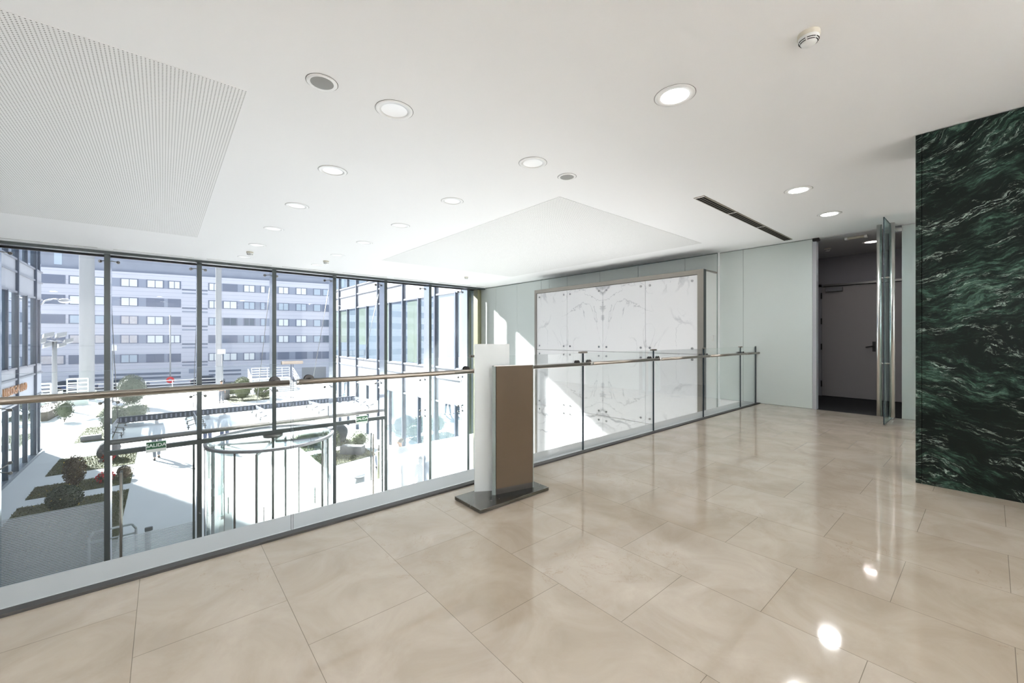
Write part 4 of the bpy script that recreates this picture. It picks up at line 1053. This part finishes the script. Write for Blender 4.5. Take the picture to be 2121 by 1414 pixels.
t = empty('litter_bin', (4.87, 13.4, G), 'white cylindrical litter bin outside the right swing door', 'bin')
MB().lathe((4.87, 13.4, G), [(0.02, 0), (0.17, 0), (0.17, 0.6), (0.02, 0.6)], 24).build('body', 'post_white', t)
MB().lathe((4.87, 13.4, G), [(0.185, 0.6), (0.185, 0.66), (0.12, 0.68), (0.02, 0.66)], 24).build('rim', 'rail_white', t)
tag(MB().box(5.08, 5.16, 12.36, 12.44, G, -2.28).build('olive_post', 'olive', bevel=0.01), 'slim olive green post outside the right swing door', 'post')  # slim olive upright, purpose not known
t = empty('hoop_barrier', (-0.9, 13.0, G), 'white tubular hoop outside the left mullion', 'barrier')
MB().path([(-1.25, 13, G), (-1.25, 13, -3.2), (-1.18, 13, -3.08), (-0.55, 13, -3.08), (-0.48, 13, -3.2), (-0.48, 13, G)], 0.025).tube((-1.25, 13, -3.3), (-0.48, 13, -3.3), 0.02).build('tube', 'rail_white', t)
t = empty('door_bollard', (-0.27, 12.9, G), 'short grey bollard post outside the left swing door', 'bollard')
MB().tube((-0.27, 12.9, G), (-0.27, 12.9, -3.3), 0.055, n=14).build('post', 'grey_metal', t)
MB().box(-0.33, -0.18, 12.88, 12.94, -3.3, -3.2).build('head', 'grey_metal', t, bevel=0.02)
tag(MB().lathe((3.95, 41.4, G), [(0.02, 0), (0.3, 0), (0.3, 0.95), (0.02, 0.95)], 4).build('planter_box', 'boulder'), 'grey box left of the far clipped shrubs', 'box')

# terrace furniture by the left wing
def cafe_table(x, y, label):
    t = empty('cafe_table', (x, y, G), label, 'table', group='pale terrace furniture')
    MB().lathe((x, y, G), [(0.02, 0.72), (0.42, 0.72), (0.42, 0.76), (0.02, 0.76)], 20).build('tabletop', 'furniture_pale', t)
    MB().tube((x, y, G), (x, y, G + 0.72), 0.04, n=8).build('leg', 'furniture_pale', t)
    MB().lathe((x, y, G), [(0.02, 0.0), (0.28, 0.0), (0.05, 0.05)], 16).build('base', 'furniture_pale', t)
def cafe_chair(x, y, rz):
    t = empty('cafe_chair', (0, 0, 0), cat='chair', group='pale terrace furniture')
    MB().box(-0.24, 0.24, -0.24, 0.24, 0.43, 0.47).build('seat', 'furniture_pale', t)
    MB().box(-0.24, 0.24, 0.22, 0.25, 0.55, 0.95).build('backrest', 'furniture_pale', t)
    for sx in (-1, 1):
        for sy in (-1, 1): MB().tube((sx * 0.21, sy * 0.21, 0), (sx * 0.21, sy * 0.21, 0.95 if sy > 0 else 0.44), 0.018, n=6).build('leg', 'furniture_pale', t)
        MB().tube((sx * 0.25, -0.2, 0.66), (sx * 0.25, 0.24, 0.66), 0.018, n=6).build('armrest', 'furniture_pale', t)
    t.location = (x, y, G); t.rotation_euler = (0, 0, rz); return t
cafe_table(-8.0, 46.6, 'pale round terrace table left of the floodlight mast')
cafe_table(-5.1, 46.9, 'pale round terrace table right of the floodlight mast')
ch = cafe_chair(-7.2, 46.3, R(-60)); ch['label'] = 'pale terrace chair between the left table and the mast'
dup(ch, (-8.9, 46.4, G), R(80), 'pale terrace chair nearest the left wing corner')
dup(ch, (-4.3, 46.4, G), R(-80), 'pale terrace chair right of the right terrace table')
dup(ch, (-5.9, 47.3, G), R(70), 'pale terrace chair behind the floodlight mast')

def trellis(x, y, w, h, label):
    t = empty('terrace_trellis', (x, y, G), label, 'trellis', group='pale terrace trellises')
    for dx in (-w / 2, 0, w / 2): MB().box(x + dx - 0.035, x + dx + 0.035, y - 0.035, y + 0.035, G, G + h).build('post', 'furniture_pale', t)
    for k_ in range(5):
        z = G + h * (0.35 + 0.155 * k_); MB().box(x - w / 2, x + w / 2, y - 0.03, y + 0.03, z, z + 0.10).build('rail', 'furniture_pale', t)
    r_ = random.Random(int(x * 10)); mb = MB().box(x - w / 2, x + w / 2, y - 0.2, y + 0.2, G, G + 0.4); mb.build('planter_box', 'furniture_pale', t)
    mb = MB(); leaves(mb, (x, y, G + 0.6), w / 2, 0.2, 0.3, 260, 0.09, r_, shell=0.2); mb.build('foliage', 'leaf_mid', t, fix=False)
trellis(-6.9, 45.0, 1.2, 1.75, 'pale terrace trellis left of the floodlight mast')
trellis(-4.95, 45.2, 1.1, 2.0, 'taller pale terrace trellis right of the floodlight mast')

# cars on the street
def car(x, y, paint, label, rz):
    t = empty('car', (0, 0, 0), label, 'car', group='cars parked along the street')
    pr = [(-2.05, 0.28), (2.0, 0.28), (2.08, 0.62), (1.95, 0.80), (1.05, 0.90), (-1.75, 0.92), (-2.08, 0.80)]
    MB().prism(pr, 'y', -0.84, 0.84).build('body', paint, t, bevel=0.06)
    MB().prism([(-1.75, 0.90), (1.05, 0.90), (0.45, 1.38), (0.1, 1.45), (-1.05, 1.45), (-1.45, 1.36)], 'y', -0.72, 0.72).build('cabin', 'car_glass', t, bevel=0.05)
    MB().prism([(0.40, 1.41), (0.1, 1.47), (-1.05, 1.47), (-1.42, 1.38)], 'y', -0.66, 0.66).build('roof', paint, t)
    for sx in (-1.28, 1.3):
        for sy in (-0.8, 0.8): MB().tube((sx, sy - 0.09, 0.31), (sx, sy + 0.09, 0.31), 0.31, n=18).build('wheel', 'tyre', t)
    for sy in (-0.7, 0.7): MB().box(-2.1, -2.02, sy - 0.12, sy + 0.12, 0.68, 0.80).build('tail_light', 'tail_red', t)
    t.location = (x, y, -5.9); t.rotation_euler = (0, 0, rz)
RZ = math.atan2(E1.y, E1.x)
def sp(s, d): q = O1 + E1 * s + N1 * d; return q.x, q.y
car(*sp(-12.4, 4.0), 'car_dark', 'dark car at the left beside the office wing corner', RZ + math.pi)
car(*sp(-6.3, 4.0), 'car_blue', 'blue car behind the thick white column', RZ)
car(*sp(-0.7, 4.5), 'car_grey', 'grey car behind the plaza railing', RZ)
car(*sp(8.3, 4.2), 'car_dark', 'dark car behind the railing near the walking figure', RZ)

# people ----------------------------------------------------------
def skin_obj(name, verts, edges, radii, mat, parent, sub=1, root=0):
    me = bpy.data.meshes.new(name); me.from_pydata(verts, edges, [])
    o = bpy.data.objects.new(name, me); COL.objects.link(o)
    m = o.modifiers.new('skin', 'SKIN'); m.use_smooth_shade = True
    for i, r_ in enumerate(radii):
        rr = r_ if isinstance(r_, tuple) else (r_, r_)
        me.skin_vertices[0].data[i].radius = rr; me.skin_vertices[0].data[i].use_root = (i == root)
    s = o.modifiers.new('sub', 'SUBSURF'); s.levels = sub; s.render_levels = sub
    bpy.context.view_layer.update()
    me2 = bpy.data.meshes.new_from_object(o.evaluated_get(bpy.context.evaluated_depsgraph_get()))
    bpy.data.objects.remove(o)
    me2.materials.clear(); me2.materials.append(M[mat])
    for p in me2.polygons: p.use_smooth = True; p.material_index = 0
    o = bpy.data.objects.new(name, me2); COL.objects.link(o); o.parent = parent
    return o
class Rig:
    def __init__(s): s.v = []; s.e = []; s.r = []
    def add(s, p, r, par=None):
        s.v.append(tuple(p)); s.r.append(r)
        if par is not None: s.e.append((par, len(s.v) - 1))
        return len(s.v) - 1
def person(x, y, rz, label, top, legs, hair, h=1.75, stride=0.16, arms=((0.24, 0.06, 0.9), (0.24, 0.06, 0.9)), long_hair=False, hat=None):
    """faces local +y"""
    k = h / 1.75; t = empty('person', (0, 0, 0), label, 'person')
    def P(a, b_, c_): return (a * k, b_ * k, c_ * k)
    g = Rig()
    pel = g.add(P(0, 0, .96), (.12 * k, .09 * k)); wa = g.add(P(0, 0, 1.10), (.115 * k, .085 * k), pel); chst = g.add(P(0, .01, 1.30), (.135 * k, .095 * k), wa)
    nk0 = g.add(P(0, 0, 1.45), (.07 * k, .06 * k), chst); nk = g.add(P(0, .01, 1.53), .05 * k, nk0); hd = g.add(P(0, .025, 1.62), (.078 * k, .092 * k), nk); hd2 = g.add(P(0, .02, 1.70), (.068 * k, .08 * k), hd)
    g.add(P(0, .125, 1.615), .014 * k, hd)                                          # nose
    j = Rig(); jp = j.add(P(0, 0, .90), (.155 * k, .125 * k)); jw = j.add(P(0, 0, 1.10), (.14 * k, .11 * k), jp); jc = j.add(P(0, .01, 1.30), (.16 * k, .118 * k), jw); jn = j.add(P(0, 0, 1.45), (.085 * k, .075 * k), jc)
    q = Rig(); qp = q.add(P(0, 0, .97), (.13 * k, .105 * k))
    shoe = MB()
    for sx, (ax, ay, az) in ((-1, arms[0]), (1, arms[1])):
        sh = g.add(P(sx * .17, 0, 1.42), .055 * k, chst); mid = Vector((sx * (.20 + ax) / 2, (ay - .10) / 2, (1.42 + az) / 2 + 0.02))
        el = g.add(P(*mid), .04 * k, sh); wr = g.add(P(sx * ax, ay, az), .026 * k, el)
        dirn = (Vector((sx * ax, ay, az)) - mid).normalized(); side = Vector((0, 1, 0)) if abs(dirn.y) < .8 else Vector((0, 0, 1))
        w0 = Vector((sx * ax, ay, az)); pm = g.add(P(*(w0 + dirn * .07)), (.03 * k, .02 * k), wr)
        for f_ in range(4):
            a0 = w0 + dirn * .10 + side * (.027 - .018 * f_); ln = (.055, .065, .06, .045)[f_]
            f1 = g.add(P(*a0), .009 * k, pm); f2 = g.add(P(*(a0 + dirn * ln * .55)), .008 * k, f1); g.add(P(*(a0 + dirn * ln + Vector((-sx * .012, 0, 0)))), .007 * k, f2)
        th = w0 + dirn * .05 + side * .04; t1 = g.add(P(*th), .010 * k, pm); g.add(P(*(th + dirn * .04 + side * .015)), .008 * k, t1)
        js = j.add(P(sx * .17, 0, 1.42), .075 * k, jc); je = j.add(P(*mid), .058 * k, js); j.add(P(*(w0 - dirn * .03)), .042 * k, je)
        fy = sx * stride
        hp = g.add(P(sx * .09, 0, .90), (.085 * k, .085 * k), pel); kn = g.add(P(sx * .10, fy * .6 + .03, .50), .055 * k, hp); an = g.add(P(sx * .10, fy, .10), .036 * k, kn); g.add(P(sx * .11, fy + .13, .035), .03 * k, an)
        qh = q.add(P(sx * .09, 0, .88), .10 * k, qp); qk = q.add(P(sx * .10, fy * .6 + .03, .50), .075 * k, qh); q.add(P(sx * .10, fy, .10), .06 * k, qk)
        shoe.sphere(P(sx * .11, fy + .06, .05), .05 * k, .14 * k, .05 * k, 10, 6)
    skin_obj('body', g.v, g.e, g.r, 'skin', t)
    skin_obj('jacket', j.v, j.e, j.r, top, t); skin_obj('trousers', q.v, q.e, q.r, legs, t)
    shoe.build('shoes', 'shoe', t)
    hm = MB().sphere(P(0, -.005, 1.685), .096 * k, .108 * k, .085 * k, 16, 10)
    if long_hair: hm.sphere(P(0, -.05, 1.56), .095 * k, .075 * k, .14 * k, 12, 8)
    hm.build('hair', hair, t)
    MB().sphere(P(-.032, .105, 1.645), .011 * k, n=8, m=6).sphere(P(.032, .105, 1.645), .011 * k, n=8, m=6).build('eyes', 'eye', t)
    MB().sphere(P(-.086, .02, 1.62), .014 * k, .025 * k, .03 * k, 8, 6).sphere(P(.086, .02, 1.62), .014 * k, .025 * k, .03 * k, 8, 6).build('ears', 'skin', t)
    MB().sphere(P(0, .112, 1.572), .024 * k, .008 * k, .006 * k, 8, 6).build('mouth', 'cloth_red', t)
    t.location = (x, y, G); t.rotation_euler = (0, 0, rz)
    return t
person(-0.2, 22.85, R(12), 'person in a dark coat walking away below the left exit sign', 'cloth_navy', 'cloth_grey', 'hair_dark', 1.78, 0.18)
person(2.2, 23.4, R(-8), 'taller person with reddish hair of the couple walking away behind the canopy', 'cloth_blue', 'cloth_jeans', 'cloth_red', 1.78, 0.14)
person(1.55, 23.3, R(-8), 'shorter person of the couple walking away behind the canopy', 'cloth_grey', 'cloth_jeans', 'hair_dark', 1.6, 0.14, long_hair=True)
person(3.5, 39.4, R(172), 'far person in pale top and grey trousers walking over the plaza', 'cloth_white', 'cloth_grey', 'hair_dark', 1.76, 0.06)
person(6.05, 12.85, R(60), 'person in a blue grey top standing outside the right facade window, hand on hip', 'cloth_blue', 'cloth_jeans', 'hair_grey', 1.74, 0.05, arms=((0.24, 0.06, 0.9), (0.26, 0.12, 1.0)))
person(5.42, 12.95, R(-70), 'dark haired person leaning outside the window right of the exit door', 'cloth_blue', 'cloth_jeans', 'hair_dark', 1.66, 0.05, long_hair=True)
